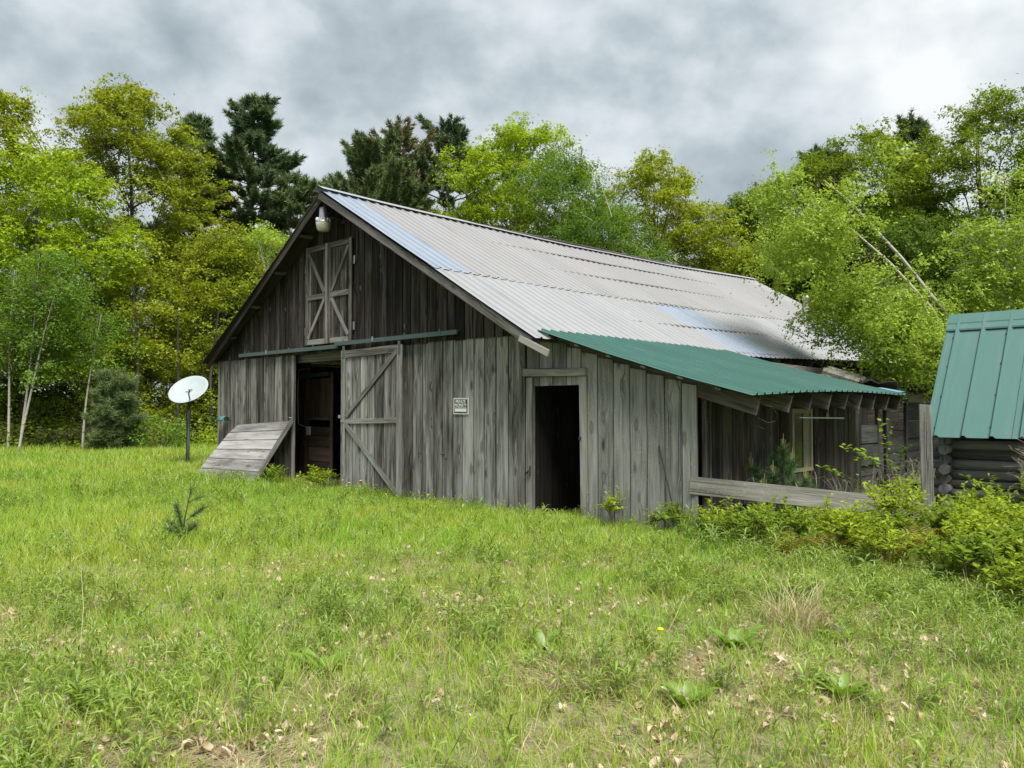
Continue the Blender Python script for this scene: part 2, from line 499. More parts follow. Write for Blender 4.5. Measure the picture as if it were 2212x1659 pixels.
def bark_mat(name, a, b_, white=False):
    m, t = new_mat(name)
    co = t.n('ShaderNodeTexCoord').outputs['Object']
    if white:
        n = t.noise(t.vmath('MULTIPLY', co, (6.0, 6.0, 14.0)), 1.0, 4.0, 0.6)
        col = t.mix(t.step(n, 0.56, 0.66), b_, a)
    else:
        n = t.noise(t.vmath('MULTIPLY', co, (14.0, 14.0, 2.5)), 1.0, 5.0, 0.6)
        col = t.mix(t.step(n, 0.35, 0.65), a, b_)
    bump = t.n('ShaderNodeBump', {'Strength': 0.4, 'Distance': 0.02, 'Height': n})
    b = t.n('ShaderNodeBsdfPrincipled', {'Base Color': col, 'Roughness': 0.9, 'Normal': bump.outputs[0], 'Specular IOR Level': 0.2})
    finish(t, b.outputs[0])
    return m


B_BARK = bark_mat('bark_grey', (0.05, 0.045, 0.04), (0.14, 0.13, 0.115))
B_DARK = bark_mat('bark_dark', (0.03, 0.026, 0.022), (0.075, 0.065, 0.055))
B_BIRCH = bark_mat('bark_birch', (0.10, 0.09, 0.08), (0.40, 0.38, 0.33), white=True)
B_TWIG = bark_mat('twig', (0.06, 0.045, 0.035), (0.13, 0.10, 0.08))
B_DEADTWIG = bark_mat('dead_twig', (0.16, 0.13, 0.115), (0.28, 0.24, 0.21))


def ground_mat():
    m, t = new_mat('meadow_soil')
    pos = t.n('ShaderNodeNewGeometry').outputs['Position']
    n1 = t.noise(pos, 0.8, 5.0, 0.6)
    n2 = t.noise(pos, 14.0, 6.0, 0.7)
    n3 = t.noise(pos, 60.0, 4.0, 0.7)
    green = t.mix(n2, (0.022, 0.032, 0.008), (0.10, 0.13, 0.025))
    thatch = t.mix(n3, (0.08, 0.068, 0.036), (0.36, 0.33, 0.20))
    f = t.math('ADD', t.math('MULTIPLY', n1, 0.6), t.math('MULTIPLY', n2, 0.4))
    py = t.n('ShaderNodeSeparateXYZ', {0: pos})
    near = t.math('SUBTRACT', 1.0, t.step(py.outputs[1], 4.0, 14.0))
    f = t.math('ADD', f, t.math('MULTIPLY', near, 0.12))
    col = t.mix(t.step(f, 0.46, 0.62), green, thatch)
    dist = t.n('ShaderNodeVectorMath', {0: pos}, operation='LENGTH').outputs['Value']
    col = t.mix(t.step(dist, 29.0, 34.0), col, t.mix(n2, (0.03, 0.026, 0.014), (0.07, 0.06, 0.03)))
    bump = t.n('ShaderNodeBump', {'Strength': 0.8, 'Distance': 0.03, 'Height': t.math('ADD', n2, t.math('MULTIPLY', n3, 0.5))})
    b = t.n('ShaderNodeBsdfPrincipled', {'Base Color': col, 'Roughness': 0.95, 'Normal': bump.outputs[0], 'Specular IOR Level': 0.1})
    finish(t, b.outputs[0])
    return m


# ------------------------------------------------------------------ ground
def build_ground():
    def axis(lim, fine_, step):
        a = list(np.arange(-fine_, fine_ + 0.01, step))
        e, s = fine_, step
        out = []
        while e < lim:
            s *= 1.35
            e += s
            out.append(e)
        return np.array([-q for q in out[::-1]] + a + out)
    xs = axis(900, 30, 0.6)
    ys = axis(900, 40, 0.6)
    X, Y = np.meshgrid(xs, ys)
    Z = gz(X, Y)
    nx, ny = len(xs), len(ys)
    idx = np.arange(nx * ny).reshape(ny, nx)
    f = np.stack([idx[:-1, :-1], idx[:-1, 1:], idx[1:, 1:], idx[1:, :-1]], -1).reshape(-1, 4)
    me = mesh_np('ground', np.stack([X, Y, Z], -1).reshape(-1, 3), f, ground_mat(), smooth=True)
    tag(obj('ground', me), kind='structure')


build_ground()

# ------------------------------------------------------------------ boards
BR = random.Random(11)


def plank_mesh(name, L, wd, t, mat, topl=0.0, topr=0.0, segs=3, jit=0.0025, seed=None):
    """length along Z, front face on -Y, chamfered front edges; topl/topr raise the top left/right corner"""
    rnd = random.Random(seed) if seed is not None else BR
    c = min(0.006, wd * 0.12, t * 0.4)
    sec = [(-wd / 2, t / 2), (-wd / 2, -t / 2 + c), (-wd / 2 + c, -t / 2), (wd / 2 - c, -t / 2), (wd / 2, -t / 2 + c), (wd / 2, t / 2)]
    vs_ = []
    for i in range(segs + 1):
        a = i / segs
        jl, jr, jy = [rnd.uniform(-jit, jit) for _ in range(3)]
        for x, y in sec:
            fr = x / wd + 0.5
            z = a * L
            if i == segs:
                z += topl * (1 - fr) + topr * fr
            vs_.append((x + (jl if x < 0 else jr), y + jy, z))
    fs = []
    n = 6
    for i in range(segs):
        for k in range(n):
            fs.append((i * n + k, i * n + (k + 1) % n, (i + 1) * n + (k + 1) % n, (i + 1) * n + k))
    fs.append(tuple(range(n - 1, -1, -1)))
    fs.append(tuple(range(segs * n, (segs + 1) * n)))
    me = bpy.data.meshes.new(name)
    me.from_pydata(vs_, [], fs)
    me.materials.append(mat)
    return me


def vboard(parent, name, mat, x0, x1, z0, z1, y, t=0.024, gap=0.012, topl=0.0, topr=0.0, tilt=0.0):
    """vertical board in the parent's frame, front face towards -Y at depth y"""
    me = plank_mesh(name, z1 - z0, x1 - x0 - gap, t, mat, topl, topr)
    return obj(name, me, parent, ((x0 + x1) / 2, y + t / 2, z0), (0, tilt, 0))


def plank(parent, name, mat, p0, p1, wd, t, normal, segs=3, me=None):
    """board from p0 to p1 (centre line of its front face) whose front looks along normal"""
    p0, p1, nrm_ = Vector(p0), Vector(p1), Vector(normal).normalized()
    zax = (p1 - p0)
    L = zax.length
    zax.normalize()
    yax = -(nrm_ - zax * nrm_.dot(zax)).normalized()
    xax = yax.cross(zax)
    if me is None:
        me = plank_mesh(name, L, wd, t, mat, segs=segs)
    o = bpy.data.objects.new(name, me)
    m = Matrix((xax, yax, zax)).transposed().to_4x4()
    m.translation = p0 + yax * (t / 2)
    o.matrix_local = m
    return link(o, parent)


FRONT = (0, -1, 0)

# ------------------------------------------------------------------ barn
barn = thing('barn', 'long weathered grey board barn with pale metal gable roof and open sliding door', 'barn', bl(0, 0, 0), -TH)
RU = -4.9
RIDGE = ([-0.6, 1.2, 6.6, 11.9, 17.7], [5.90, 5.885, 5.93, 6.07, 6.34])
EAVE = ([-0.6, 5.5, 7.5, 12.3, 18.0], [2.63, 2.68, 2.72, 2.89, 3.00])


def ridge_z(v):
    return float(np.interp(v, *RIDGE))


def eave_z(v):
    return float(np.interp(v, *EAVE))


def roof_r(s, v, off=0.0):
    zr, ze = ridge_z(v), eave_z(v)
    return Vector((RU + 5.65 * s + off * 0.5, v, zr + (ze - zr) * s + off))


def roof_l(s, v, off=0.0):
    zr = ridge_z(v)
    ze = 2.74 + 0.02 * v
    return Vector((RU - 5.47 * s - off * 0.5, v, zr + (ze - zr) * s + off))


def wall_top(u, under=0.07):
    if u > RU:
        return roof_r((u - RU) / 5.65, 0).z - under
    return roof_l((RU - u) / 5.47, 0).z - under


def split(a, b, n, rnd, jit=0.18):
    e = [a + (b - a) * i / n for i in range(n + 1)]
    s = (b - a) / n
    for i in range(1, n):
        e[i] += rnd.uniform(-jit, jit) * s
    return e


rb = random.Random(3)
# lower front boards: left of the opening, right of the sliding door
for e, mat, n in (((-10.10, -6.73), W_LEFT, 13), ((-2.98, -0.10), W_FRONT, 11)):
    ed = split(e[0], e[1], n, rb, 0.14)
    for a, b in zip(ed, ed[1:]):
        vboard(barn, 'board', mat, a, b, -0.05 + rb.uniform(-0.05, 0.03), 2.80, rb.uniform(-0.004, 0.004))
# boards of the wall behind the pushed-back sliding door
ed = split(-4.75, -2.98, 7, rb)
for a, b in zip(ed, ed[1:]):
    vboard(barn, 'board', W_FRONT, a, b, -0.05, 2.78, 0.012)
# gable boards: lapped over the lower ones
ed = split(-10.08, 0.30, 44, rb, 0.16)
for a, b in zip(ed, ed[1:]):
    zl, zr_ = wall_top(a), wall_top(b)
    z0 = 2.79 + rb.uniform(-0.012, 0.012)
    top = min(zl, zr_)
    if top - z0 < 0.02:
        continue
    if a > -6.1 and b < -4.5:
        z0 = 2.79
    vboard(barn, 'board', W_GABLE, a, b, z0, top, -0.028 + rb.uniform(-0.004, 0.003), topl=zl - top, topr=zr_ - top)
# corner trims
vboard(barn, 'corner_board', W_TRIM, -0.115, 0.03, -0.05, 2.75, -0.026, 0.024)
vboard(barn, 'corner_board', W_LEFT, -10.14, -10.03, -0.02, 2.80, -0.027, 0.024)
vboard(barn, 'door_jamb', W_LEFT, -6.79, -6.70, -0.05, 2.8, -0.02, 0.05)
# left wall, rear wall, right wall (shared board meshes)
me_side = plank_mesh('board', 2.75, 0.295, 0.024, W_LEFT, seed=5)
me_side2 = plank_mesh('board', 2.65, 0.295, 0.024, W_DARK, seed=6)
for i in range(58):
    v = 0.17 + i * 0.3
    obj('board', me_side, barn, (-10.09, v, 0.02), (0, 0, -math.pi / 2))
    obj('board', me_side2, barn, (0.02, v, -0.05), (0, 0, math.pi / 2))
for i in range(34):
    a = -10.08 + i * 0.297
    b = a + 0.297
    zl, zr_ = wall_top(a, 0.0) + 0.35, wall_top(b, 0.0) + 0.35
    top = min(zl, zr_)
    vboard(barn, 'board', W_LEFT, a, b, 0.0, top, 17.4, topl=zl - top, topr=zr_ - top)


def roof_sheet(name, surf, s0, s1, v0, v1, mat, parent, pitch=0.228, h=0.022, off=0.0, seed=0, segs=5, dv=None, wav=0.004):
    rnd = random.Random(seed)
    vals = []
    n = max(1, round((v1 - v0) / pitch))
    p = (v1 - v0) / n
    for i in range(n):
        a = v0 + i * p
        vals += [(a, 0), (a + p * 0.42, 0), (a + p * 0.49, h), (a + p * 0.62, h), (a + p * 0.69, 0)]
    vals.append((v1 + 0.02, 0))
    vs_, fs = [], []
    k = len(vals)
    lift = [rnd.uniform(-wav, wav) for _ in range(segs + 1)]
    for i in range(segs + 1):
        s = s0 + (s1 - s0) * i / segs
        for v, hh in vals:
            vv = v
            if dv:
                vv = v + dv(s)
            q = surf(s, vv, off + hh + lift[i] + (rnd.uniform(0, 0.006) if i in (0, segs) else 0))
            vs_.append(q)
    for i in range(segs):
        for j in range(k - 1):
            fs.append((i * k + j, (i + 1) * k + j, (i + 1) * k + j + 1, i * k + j + 1))
    me = bpy.data.meshes.new(name)
    me.from_pydata(vs_, [], fs)
    me.materials.append(mat)
    o = obj(name, me, parent)
    sol = o.modifiers.new('thick', 'SOLIDIFY')
    sol.thickness = 0.0025
    sol.offset = -1
    return o


edges = [-0.6]
while edges[-1] < 17.6:
    edges.append(edges[-1] + 0.91)
edges = edges[:-1] + [17.7]
LAP = 0.595
for i, (a, b) in enumerate(zip(edges, edges[1:])):
    up = M_BLUE if i < 1 else M_TAUPE
    lo = M_BLUE if i in (7, 8, 16, 17) else M_PALE
    roof_sheet('roof_sheet', roof_r, LAP - 0.02, 1.0, a, b, lo, barn, off=0.012 + 0.003 * (i % 2), seed=i)
    roof_sheet('roof_sheet', roof_r, 0.005, LAP + 0.012, a, b, up, barn, off=0.024 + 0.003 * (i % 2), seed=i + 50)
for i in range(10):
    a, b = -0.55 + i * 1.83, -0.55 + (i + 1) * 1.83
    dv = (lambda s: 0.33 * s) if i == 0 else None
    roof_sheet('roof_sheet', roof_l, 0.005, 1.0, a, b, M_TAUPE, barn, pitch=0.3, off=0.012 + 0.003 * (i % 2), seed=i + 90, dv=dv)
# ridge cap: long bent strips
for k in range(6):
    a, b = -0.62 + k * 3.06, -0.62 + (k + 1) * 3.06 + 0.05
    mb = MB()
    pts = []
    for v in (a, (a + b) / 2, b):
        zc = ridge_z(v) + 0.085 + 0.004 * (k % 2)
        pts.append([(RU - 0.17, v, zc - 0.085), (RU - 0.03, v, zc - 0.012), (RU, v, zc), (RU + 0.03, v, zc - 0.012), (RU + 0.19, v, zc - 0.095)])
    vs_ = [q for r in pts for q in r]
    fs = []
    for i in range(2):
        for j in range(4):
            fs.append((i * 5 + j, (i + 1) * 5 + j, (i + 1) * 5 + j + 1, i * 5 + j + 1))
    mb.add(vs_, fs)
    o = mb.build('ridge_cap', M_PALE if k else M_GALV, barn)
    o.modifiers.new('thick', 'SOLIDIFY').thickness = 0.003
# rake boards at the front and the dark lookouts under the overhang
plank(barn, 'rake_board', W_TRIM, roof_r(0.0, -0.57, -0.085), roof_r(0.985, -0.57, -0.085), 0.145, 0.035, FRONT, 4)
plank(barn, 'rake_board', W_SIDE, roof_l(0.0, -0.53, -0.085), roof_l(1.0, -0.21, -0.075), 0.14, 0.035, FRONT, 4)
plank(barn, 'rake_tip', W_RAIL, roof_r(0.955, -0.612, -0.115), roof_r(1.05, -0.612, -0.06), 0.10, 0.03, FRONT, 1)
for s in (0.0, 0.2, 0.4, 0.6, 0.8, 0.98):
    for surf, nm in ((roof_r, 1), (roof_l, -1)):
        v0 = -0.53 if nm > 0 else -0.5 + 0.31 * s
        q = surf(s, v0, -0.035)
        q2 = surf(s, 17.5, -0.035)
        plank(barn, 'purlin', W_BEAM, (q.x, q.y, q.z), (q2.x, q2.y, surf(s, 17.5, -0.035).z), 0.09, 0.04, (0.5 * nm, 0, 1), 1)
plank(barn, 'soffit_board', W_DARK, roof_l(0.0, -0.26, -0.032), roof_l(0.995, -0.09, -0.032), 0.50, 0.02, (-0.5, 0, -1), 2)
plank(barn, 'soffit_board', W_DARK, roof_r(0.0, -0.26, -0.032), roof_r(0.98, -0.28, -0.032), 0.52, 0.02, (0.5, 0, -1), 2)
# rafters in the gable and exposed rafter tails behind the lean-to
for v in [0.35] + [1.6 + 0.62 * 2 * i for i in range(3)] + [5.9 + 0.62 * i for i in range(18)]:
    q0, q1 = roof_r(0.86, v, -0.13), roof_r(0.985, v, -0.13)
    plank(barn, 'rafter', W_TRIM, q0, q1, 0.15, 0.05, (0, -1, 0), 1)

# door track in two lengths, second one lapping over the first
for a, b, y, z in ((-8.98, -4.95, -0.10, 2.862), (-5.00, -1.42, -0.145, 2.905)):
    mb = MB()
    mb.add([(a, y + 0.07, z + 0.048), (a, y, z + 0.048), (a, y, z - 0.03), (a, y + 0.02, z - 0.03), (b, y + 0.07, z + 0.048), (b, y, z + 0.048), (b, y, z - 0.03), (b, y + 0.02, z - 0.03)],
           [(0, 1, 5, 4), (1, 2, 6, 5), (2, 3, 7, 6), (0, 3, 2, 1), (4, 5, 6, 7), (0, 4, 7, 3)])
    tr = mb.build('door_track', M_TRACK, barn)
    k = 0
    u = a + 0.3
    while u < b:
        m2 = MB()
        m2.box(u - 0.02, u + 0.02, y - 0.006, y + 0.0, z - 0.01, z + 0.078)
        m2.build('bracket', M_GALV if k % 3 == 1 else M_TRACK, tr)
        u += 0.95
        k += 1

# sliding door with planks, stiles, rails and braces
mb = MB()
mb.box(-4.74, -2.94, -0.078, -0.058, 0.35, 0.5)
mb.box(-4.74, -2.94, -0.078, -0.058, 2.3, 2.45)
sd = mb.build('sliding_door', W_BEAM, barn)
ed = split(-4.70, -2.97, 7, rb, 0.1)
for a, b in zip(ed, ed[1:]):
    vboard(sd, 'plank', W_FRONT, a, b, 0.06 + rb.uniform(-0.02, 0.02), 2.74, -0.10, 0.02)
vboard(sd, 'stile', W_TRIM, -4.80, -4.64, 0.04, 2.77, -0.128, 0.026)
vboard(sd, 'stile', W_TRIM, -3.05, -2.89, 0.03, 2.79, -0.128, 0.026)
plank(sd, 'rail', W_TRIM, (-4.64, -0.128, 2.69), (-3.05, -0.128, 2.72), 0.15, 0.026, FRONT)
plank(sd, 'rail', W_TRIM, (-4.64, -0.128, 1.375), (-3.05, -0.128, 1.41), 0.10, 0.026, FRONT)
plank(sd, 'brace', W_TRIM, (-4.63, -0.130, 1.47), (-3.08, -0.130, 2.66), 0.10, 0.026, FRONT)
plank(sd, 'brace', W_PANEL, (-4.63, -0.130, 1.31), (-3.02, -0.130, 0.07), 0.10, 0.026, FRONT)
mb = MB()
mb.box(-4.86, -4.80, -0.14, -0.11, 1.44, 1.50)
mb.box(-4.78, -4.68, -0.137, -0.129, 1.36, 1.40)
mb.build('latch', M_GALV, sd)
for u in (-4.70, -2.97):
    mb = MB()
    mb.box(u - 0.035, u + 0.035, -0.137, -0.1285, 2.62, 2.86)
    mb.build('hanger', M_TRACK, sd)

# hay loft door with two leaves
for k, (x0, x1) in enumerate(((-6.15, -5.325), (-5.315, -4.50))):
    mb = MB()
    mb.box(x0 + 0.05, x1 - 0.05, -0.058, -0.0535, 3.3, 3.4)
    ld = mb.build('loft_door', W_BEAM, barn)
    ed = split(x0 + 0.01, x1 - 0.01, 4, rb, 0.1)
    for a, b in zip(ed, ed[1:]):
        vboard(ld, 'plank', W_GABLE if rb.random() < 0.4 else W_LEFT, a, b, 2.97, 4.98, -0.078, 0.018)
    vboard(ld, 'stile', W_TRIM, x0, x0 + 0.10, 2.95, 5.0, -0.104, 0.024)
    vboard(ld, 'stile', W_TRIM, x1 - 0.10, x1, 2.95, 5.0, -0.104, 0.024)
    for z, hgt in ((4.94, 0.11), (3.93, 0.11), (3.00, 0.11)):
        plank(ld, 'rail', W_TRIM, (x0 + 0.1, -0.104, z), (x1 - 0.1, -0.104, z), hgt, 0.024, FRONT, 2)
    zin = 3.99
    xo, xi = (x0 + 0.12, x1 - 0.12) if k == 0 else (x1 - 0.12, x0 + 0.12)
    plank(ld, 'brace', W_TRIM, (xo, -0.106, 4.86), (xi, -0.106, 4.00), 0.085, 0.024, FRONT, 2)
    plank(ld, 'brace', W_TRIM, (xo, -0.106, 3.08), (xi, -0.106, 3.86), 0.085, 0.024, FRONT, 2)
    xh = x0 - 0.03 if k == 0 else x1 + 0.03
    for z in (4.55, 3.25):
        mb = MB()
        mb.box(xh - 0.03, xh + 0.03, -0.066, -0.056, z - 0.08, z + 0.08)
        mb.build('hinge', M_GALV, ld)
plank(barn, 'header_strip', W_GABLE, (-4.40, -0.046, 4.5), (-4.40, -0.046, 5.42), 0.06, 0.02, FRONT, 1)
# small fittings on the front
mb = MB()
mb.box(-1.85, -1.81, -0.012, 0.0, 0.77, 0.89)
mb.box(-1.99, -1.85, -0.009, -0.001, 0.845, 0.862)
mb.build('hasp', M_POLE, barn)
mb = MB()
n = 8
vs_, fs = [], []
for x in (-9.80, -9.47):
    for i in range(n + 1):
        a = math.pi * i / n
        vs_.append((x, -0.13 - 0.10 * math.cos(a), 1.33 + 0.12 * math.sin(a)))
for i in range(n):
    fs.append((i, i + 1, n + 2 + i, n + 1 + i))
mb.add(vs_, fs)
vh = mb.build('vent_hood', M_TEAL, barn, smooth=True)
vh.modifiers.new('thick', 'SOLIDIFY').thickness = 0.006

# inside the opening: partition with a half door
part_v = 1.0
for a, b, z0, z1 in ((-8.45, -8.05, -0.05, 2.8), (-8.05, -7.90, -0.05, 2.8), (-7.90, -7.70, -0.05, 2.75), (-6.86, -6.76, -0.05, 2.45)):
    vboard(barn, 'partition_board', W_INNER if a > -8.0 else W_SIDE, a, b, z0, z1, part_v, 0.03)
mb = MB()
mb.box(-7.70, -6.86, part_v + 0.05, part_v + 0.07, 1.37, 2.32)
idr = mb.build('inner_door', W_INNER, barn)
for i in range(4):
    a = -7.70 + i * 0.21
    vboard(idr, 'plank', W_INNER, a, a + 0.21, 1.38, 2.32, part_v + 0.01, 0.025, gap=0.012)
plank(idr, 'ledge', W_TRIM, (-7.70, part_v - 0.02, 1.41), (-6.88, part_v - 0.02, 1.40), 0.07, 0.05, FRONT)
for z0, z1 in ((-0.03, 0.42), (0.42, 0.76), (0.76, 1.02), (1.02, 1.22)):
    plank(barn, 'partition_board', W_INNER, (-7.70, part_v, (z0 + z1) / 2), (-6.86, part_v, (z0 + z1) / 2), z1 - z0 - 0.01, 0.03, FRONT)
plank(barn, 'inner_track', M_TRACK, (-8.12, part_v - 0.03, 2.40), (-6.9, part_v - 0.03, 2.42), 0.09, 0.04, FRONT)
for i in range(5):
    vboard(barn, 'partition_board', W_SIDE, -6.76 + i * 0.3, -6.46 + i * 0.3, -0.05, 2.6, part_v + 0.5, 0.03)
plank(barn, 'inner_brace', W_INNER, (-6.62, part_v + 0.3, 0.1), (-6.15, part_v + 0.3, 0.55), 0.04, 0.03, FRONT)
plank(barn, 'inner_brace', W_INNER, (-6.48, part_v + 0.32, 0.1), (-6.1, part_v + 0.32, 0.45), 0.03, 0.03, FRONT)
mb = MB()
mb.box(-7.76, -7.62, part_v - 0.045, part_v - 0.004, 1.02, 1.22)
jb = mb.build('switch_box', M_WHITE, barn)
mb = MB()
mb.tube([(-7.76, part_v - 0.03, 1.21), (-8.0, part_v - 0.02, 1.24), (-8.12, part_v - 0.02, 1.27), (-8.14, part_v - 0.02, 1.45), (-8.15, part_v - 0.03, 2.0), (-8.14, part_v - 0.02, 2.52), (-8.09, part_v - 0.02, 2.56), (-7.7, part_v + 0.0, 2.56)], 0.009, 5)
mb.build('cable', M_WHITE, jb)
# tie beams inside so that the roof space is not empty
for v in (0.15, 4.0, 8.0, 12.0, 16.0):
    plank(barn, 'tie_beam', W_BEAM, (-10.0, v, 2.72), (-0.05, v, 2.72), 0.2, 0.12, FRONT)

# ------------------------------------------------------------------ lean-to on the right side
lean = thing('lean_to', 'grey board lean-to with sagging green metal roof and doorless dark opening', 'lean-to', bl(0, 0, 0), -TH)


def lean_low(v):
    return float(np.interp(v, [-0.3, 0.6, 1.8, 3.2, 5.5], [1.765, 1.80, 1.845, 1.855, 1.84]))


def lean_roof(s, v, off=0.0):
    z0 = 2.76 + 0.0 * v
    return Vector((0.62 + 3.33 * s + off * 0.3, v, z0 + (lean_low(v) - z0) * s - 0.035 * math.sin(math.pi * s) + off))


def lean_top(u):
    return lean_roof((u - 0.62) / 3.33, 0).z - 0.10 if u > 0.62 else 2.66


rl = random.Random(21)
ledges = [0.03, 0.30, 0.57, 0.84, 1.12, 1.42, 1.70, 1.98, 2.26, 2.54, 2.80, 3.03]
for a, b in zip(ledges, ledges[1:]):
    zl, zr_ = lean_top(a), lean_top(b)
    top = min(zl, zr_)
    z0 = -0.10 + rl.uniform(-0.04, 0.03)
    if b < 1.2:
        z0 = 1.97
    if a == 0.03:
        vboard(lean, 'board', W_LEAN, 0.03, 0.20, -0.1, 1.97, 0.004)
    vboard(lean, 'board', W_LEAN, a, b, z0, top, rl.uniform(-0.003, 0.006), gap=0.007, topl=(zl - top) * 0.5, topr=(zr_ - top) * 0.5)
vboard(lean, 'door_jamb', W_TRIM, 0.035, 0.185, -0.1, 2.10, -0.03, 0.028, tilt=0.004)
vboard(lean, 'door_jamb', W_RAIL, 1.12, 1.27, -0.1, 2.10, -0.03, 0.028, tilt=-0.012)
plank(lean, 'door_header', W_RAIL, (0.0, -0.055, 2.185), (1.24, -0.055, 2.155), 0.125, 0.05, FRONT)
mb = MB()
mb.box(1.10, 1.145, -0.04, 0.03, 1.16, 1.21)
mb.build('latch', M_DARKMETAL, lean)
mb = MB()
mb.tube([(0.06, -0.06, 0.60), (0.15, -0.09, 0.66), (0.15, -0.05, 0.74), (0.155, -0.05, 0.58)], 0.012, 5)
mb.build('hook', M_DARKMETAL, lean)
# corner: dark gap, side wall boards with window
vboard(lean, 'corner_post', W_SIDE, 3.03, 3.12, -0.1, 1.95, 0.10, 0.08)
sx = 3.04
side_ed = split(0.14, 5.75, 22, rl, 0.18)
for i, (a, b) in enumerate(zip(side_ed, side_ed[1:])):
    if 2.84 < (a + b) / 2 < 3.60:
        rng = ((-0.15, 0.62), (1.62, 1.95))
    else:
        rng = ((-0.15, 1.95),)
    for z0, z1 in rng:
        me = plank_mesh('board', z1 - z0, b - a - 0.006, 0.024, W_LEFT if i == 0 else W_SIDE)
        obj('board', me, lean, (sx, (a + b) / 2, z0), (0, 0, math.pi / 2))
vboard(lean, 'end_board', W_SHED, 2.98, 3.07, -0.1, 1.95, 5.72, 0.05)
# window in the side wall
mb = MB()
mb.box(sx - 0.02, sx + 0.03, 2.84, 2.90, 0.62, 1.62)
mb.box(sx - 0.02, sx + 0.03, 3.54, 3.60, 0.62, 1.62)
mb.box(sx - 0.02, sx + 0.028, 2.90, 3.54, 1.55, 1.62)
mb.box(sx - 0.02, sx + 0.028, 2.90, 3.54, 0.62, 0.68)
win = mb.build('window_frame', M_CREAM, lean)
mb = MB()
mb.box(sx - 0.015, sx - 0.008, 2.90, 3.54, 0.68, 1.55)
mb.build('pane', M_GLASS, win)
mb = MB()
for q in (3.30, 3.36, 3.42, 3.48):
    mb.box(sx - 0.006, sx + 0.006, q, q + 0.04, 0.68, 1.55)
mb.build('curtain', M_CREAM, win)
# roof sheets
for i in range(7):
    a = -0.30 + i * 0.83
    roof_sheet('roof_sheet', lean_roof, -0.03, 1.0, a, a + 0.83, M_GREEN, lean, pitch=0.207, h=0.026, off=0.012 + 0.003 * (i % 2), seed=200 + i, segs=8, wav=0.003)
# purlins whose pale ends show along the front edge, rafters with sawn tails
for s in (0.02, 0.19, 0.36, 0.53, 0.70, 0.86):
    q, q2 = lean_roof(s, -0.27, -0.012), lean_roof(s, 5.4, -0.012)
    plank(lean, 'purlin', W_RAIL, q, q2, 0.085, 0.025, (0.3, 0, 1), 1)
for i, v in enumerate((0.02, 0.95, 1.62, 2.28, 2.92, 3.50, 4.10, 4.75, 5.35)):
    q0, q1 = lean_roof(0.02, v, -0.145), lean_roof(0.985, v, -0.145)
    plank(lean, 'rafter', W_BEAM, q0, q1, 0.24, 0.05, FRONT, 2)
plank(lean, 'wall_plate', W_BEAM, (sx - 0.03, 0.15, 1.90), (sx - 0.03, 5.7, 1.92), 0.14, 0.08, (1, 0, 0), 1)
# wires under the eave and a rod hung from one of them
mb = MB()
for pts in ([(3.75, 0.10, 1.66), (3.62, 0.2, 1.52), (3.66, 0.25, 1.42), (3.7, 0.3, 1.40), (3.8, 0.33, 1.36)], [(3.80, 0.15, 1.68), (3.94, 0.25, 1.64), (3.99, 0.3, 1.54), (3.96, 0.3, 1.46), (3.88, 0.25, 1.44), (3.78, 0.2, 1.50)]):
    for a_, b_ in zip(pts, pts[1:]):
        mb.tube([a_, b_], 0.002, 4)
mb.build('loose_wire', M_DARKMETAL, lean)
hr = thing('hanging_rod', 'thin horizontal rod hung by a wire under the green lean-to eave', 'rod', bl(3.55, 2.9, 1.48), -TH)
mb = MB()
mb.tube([(0, -0.95, 0.01), (0, 0.75, -0.01)], 0.012, 6)
mb.build('rod', M_GALV, hr)
mb = MB()
mb.tube([(0, 0.1, 0.02), (0.01, 0.1, 0.1), (0, 0.11, 0.27)], 0.006, 4)
mb.tube([(0, 0.06, 0.0), (0, 0.06, 0.06), (0, 0.1, 0.08), (0, 0.14, 0.05), (0, 0.14, 0.0)], 0.007, 4)
mb.build('wire', M_GALV, hr)

# ------------------------------------------------------------------ rear shed beyond the lean-to
shed = thing('rear_shed', 'collapsing grey shed with mossy roof scraps behind the green lean-to roof', 'shed', bl(0, 0, 0), -TH)
for i, (z0, z1) in enumerate(((-0.1, 0.35), (0.35, 0.72), (0.72, 1.0))):
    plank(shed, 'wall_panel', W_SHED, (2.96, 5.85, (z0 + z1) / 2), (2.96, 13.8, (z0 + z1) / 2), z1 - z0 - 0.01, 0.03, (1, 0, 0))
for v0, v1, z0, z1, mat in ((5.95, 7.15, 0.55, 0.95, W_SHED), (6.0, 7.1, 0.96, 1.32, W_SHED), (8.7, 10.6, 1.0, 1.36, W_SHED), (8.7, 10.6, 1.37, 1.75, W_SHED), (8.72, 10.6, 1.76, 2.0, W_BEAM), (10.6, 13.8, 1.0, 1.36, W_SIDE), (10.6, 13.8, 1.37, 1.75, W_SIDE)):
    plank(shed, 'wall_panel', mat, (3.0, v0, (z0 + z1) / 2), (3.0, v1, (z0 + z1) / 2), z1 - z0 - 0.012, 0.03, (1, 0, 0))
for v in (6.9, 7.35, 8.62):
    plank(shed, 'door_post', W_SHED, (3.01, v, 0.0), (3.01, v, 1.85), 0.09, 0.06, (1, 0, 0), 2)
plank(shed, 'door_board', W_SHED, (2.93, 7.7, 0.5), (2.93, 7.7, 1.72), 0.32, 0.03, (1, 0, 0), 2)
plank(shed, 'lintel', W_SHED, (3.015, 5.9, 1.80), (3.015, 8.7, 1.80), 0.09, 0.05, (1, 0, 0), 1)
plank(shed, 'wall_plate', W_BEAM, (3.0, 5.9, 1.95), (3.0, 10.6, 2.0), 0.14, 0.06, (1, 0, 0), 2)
plank(shed, 'top_plank', W_TRIM, (1.25, 5.75, 2.47), (1.25, 10.6, 2.43), 0.20, 0.04, (1, 0, 0.15), 2)
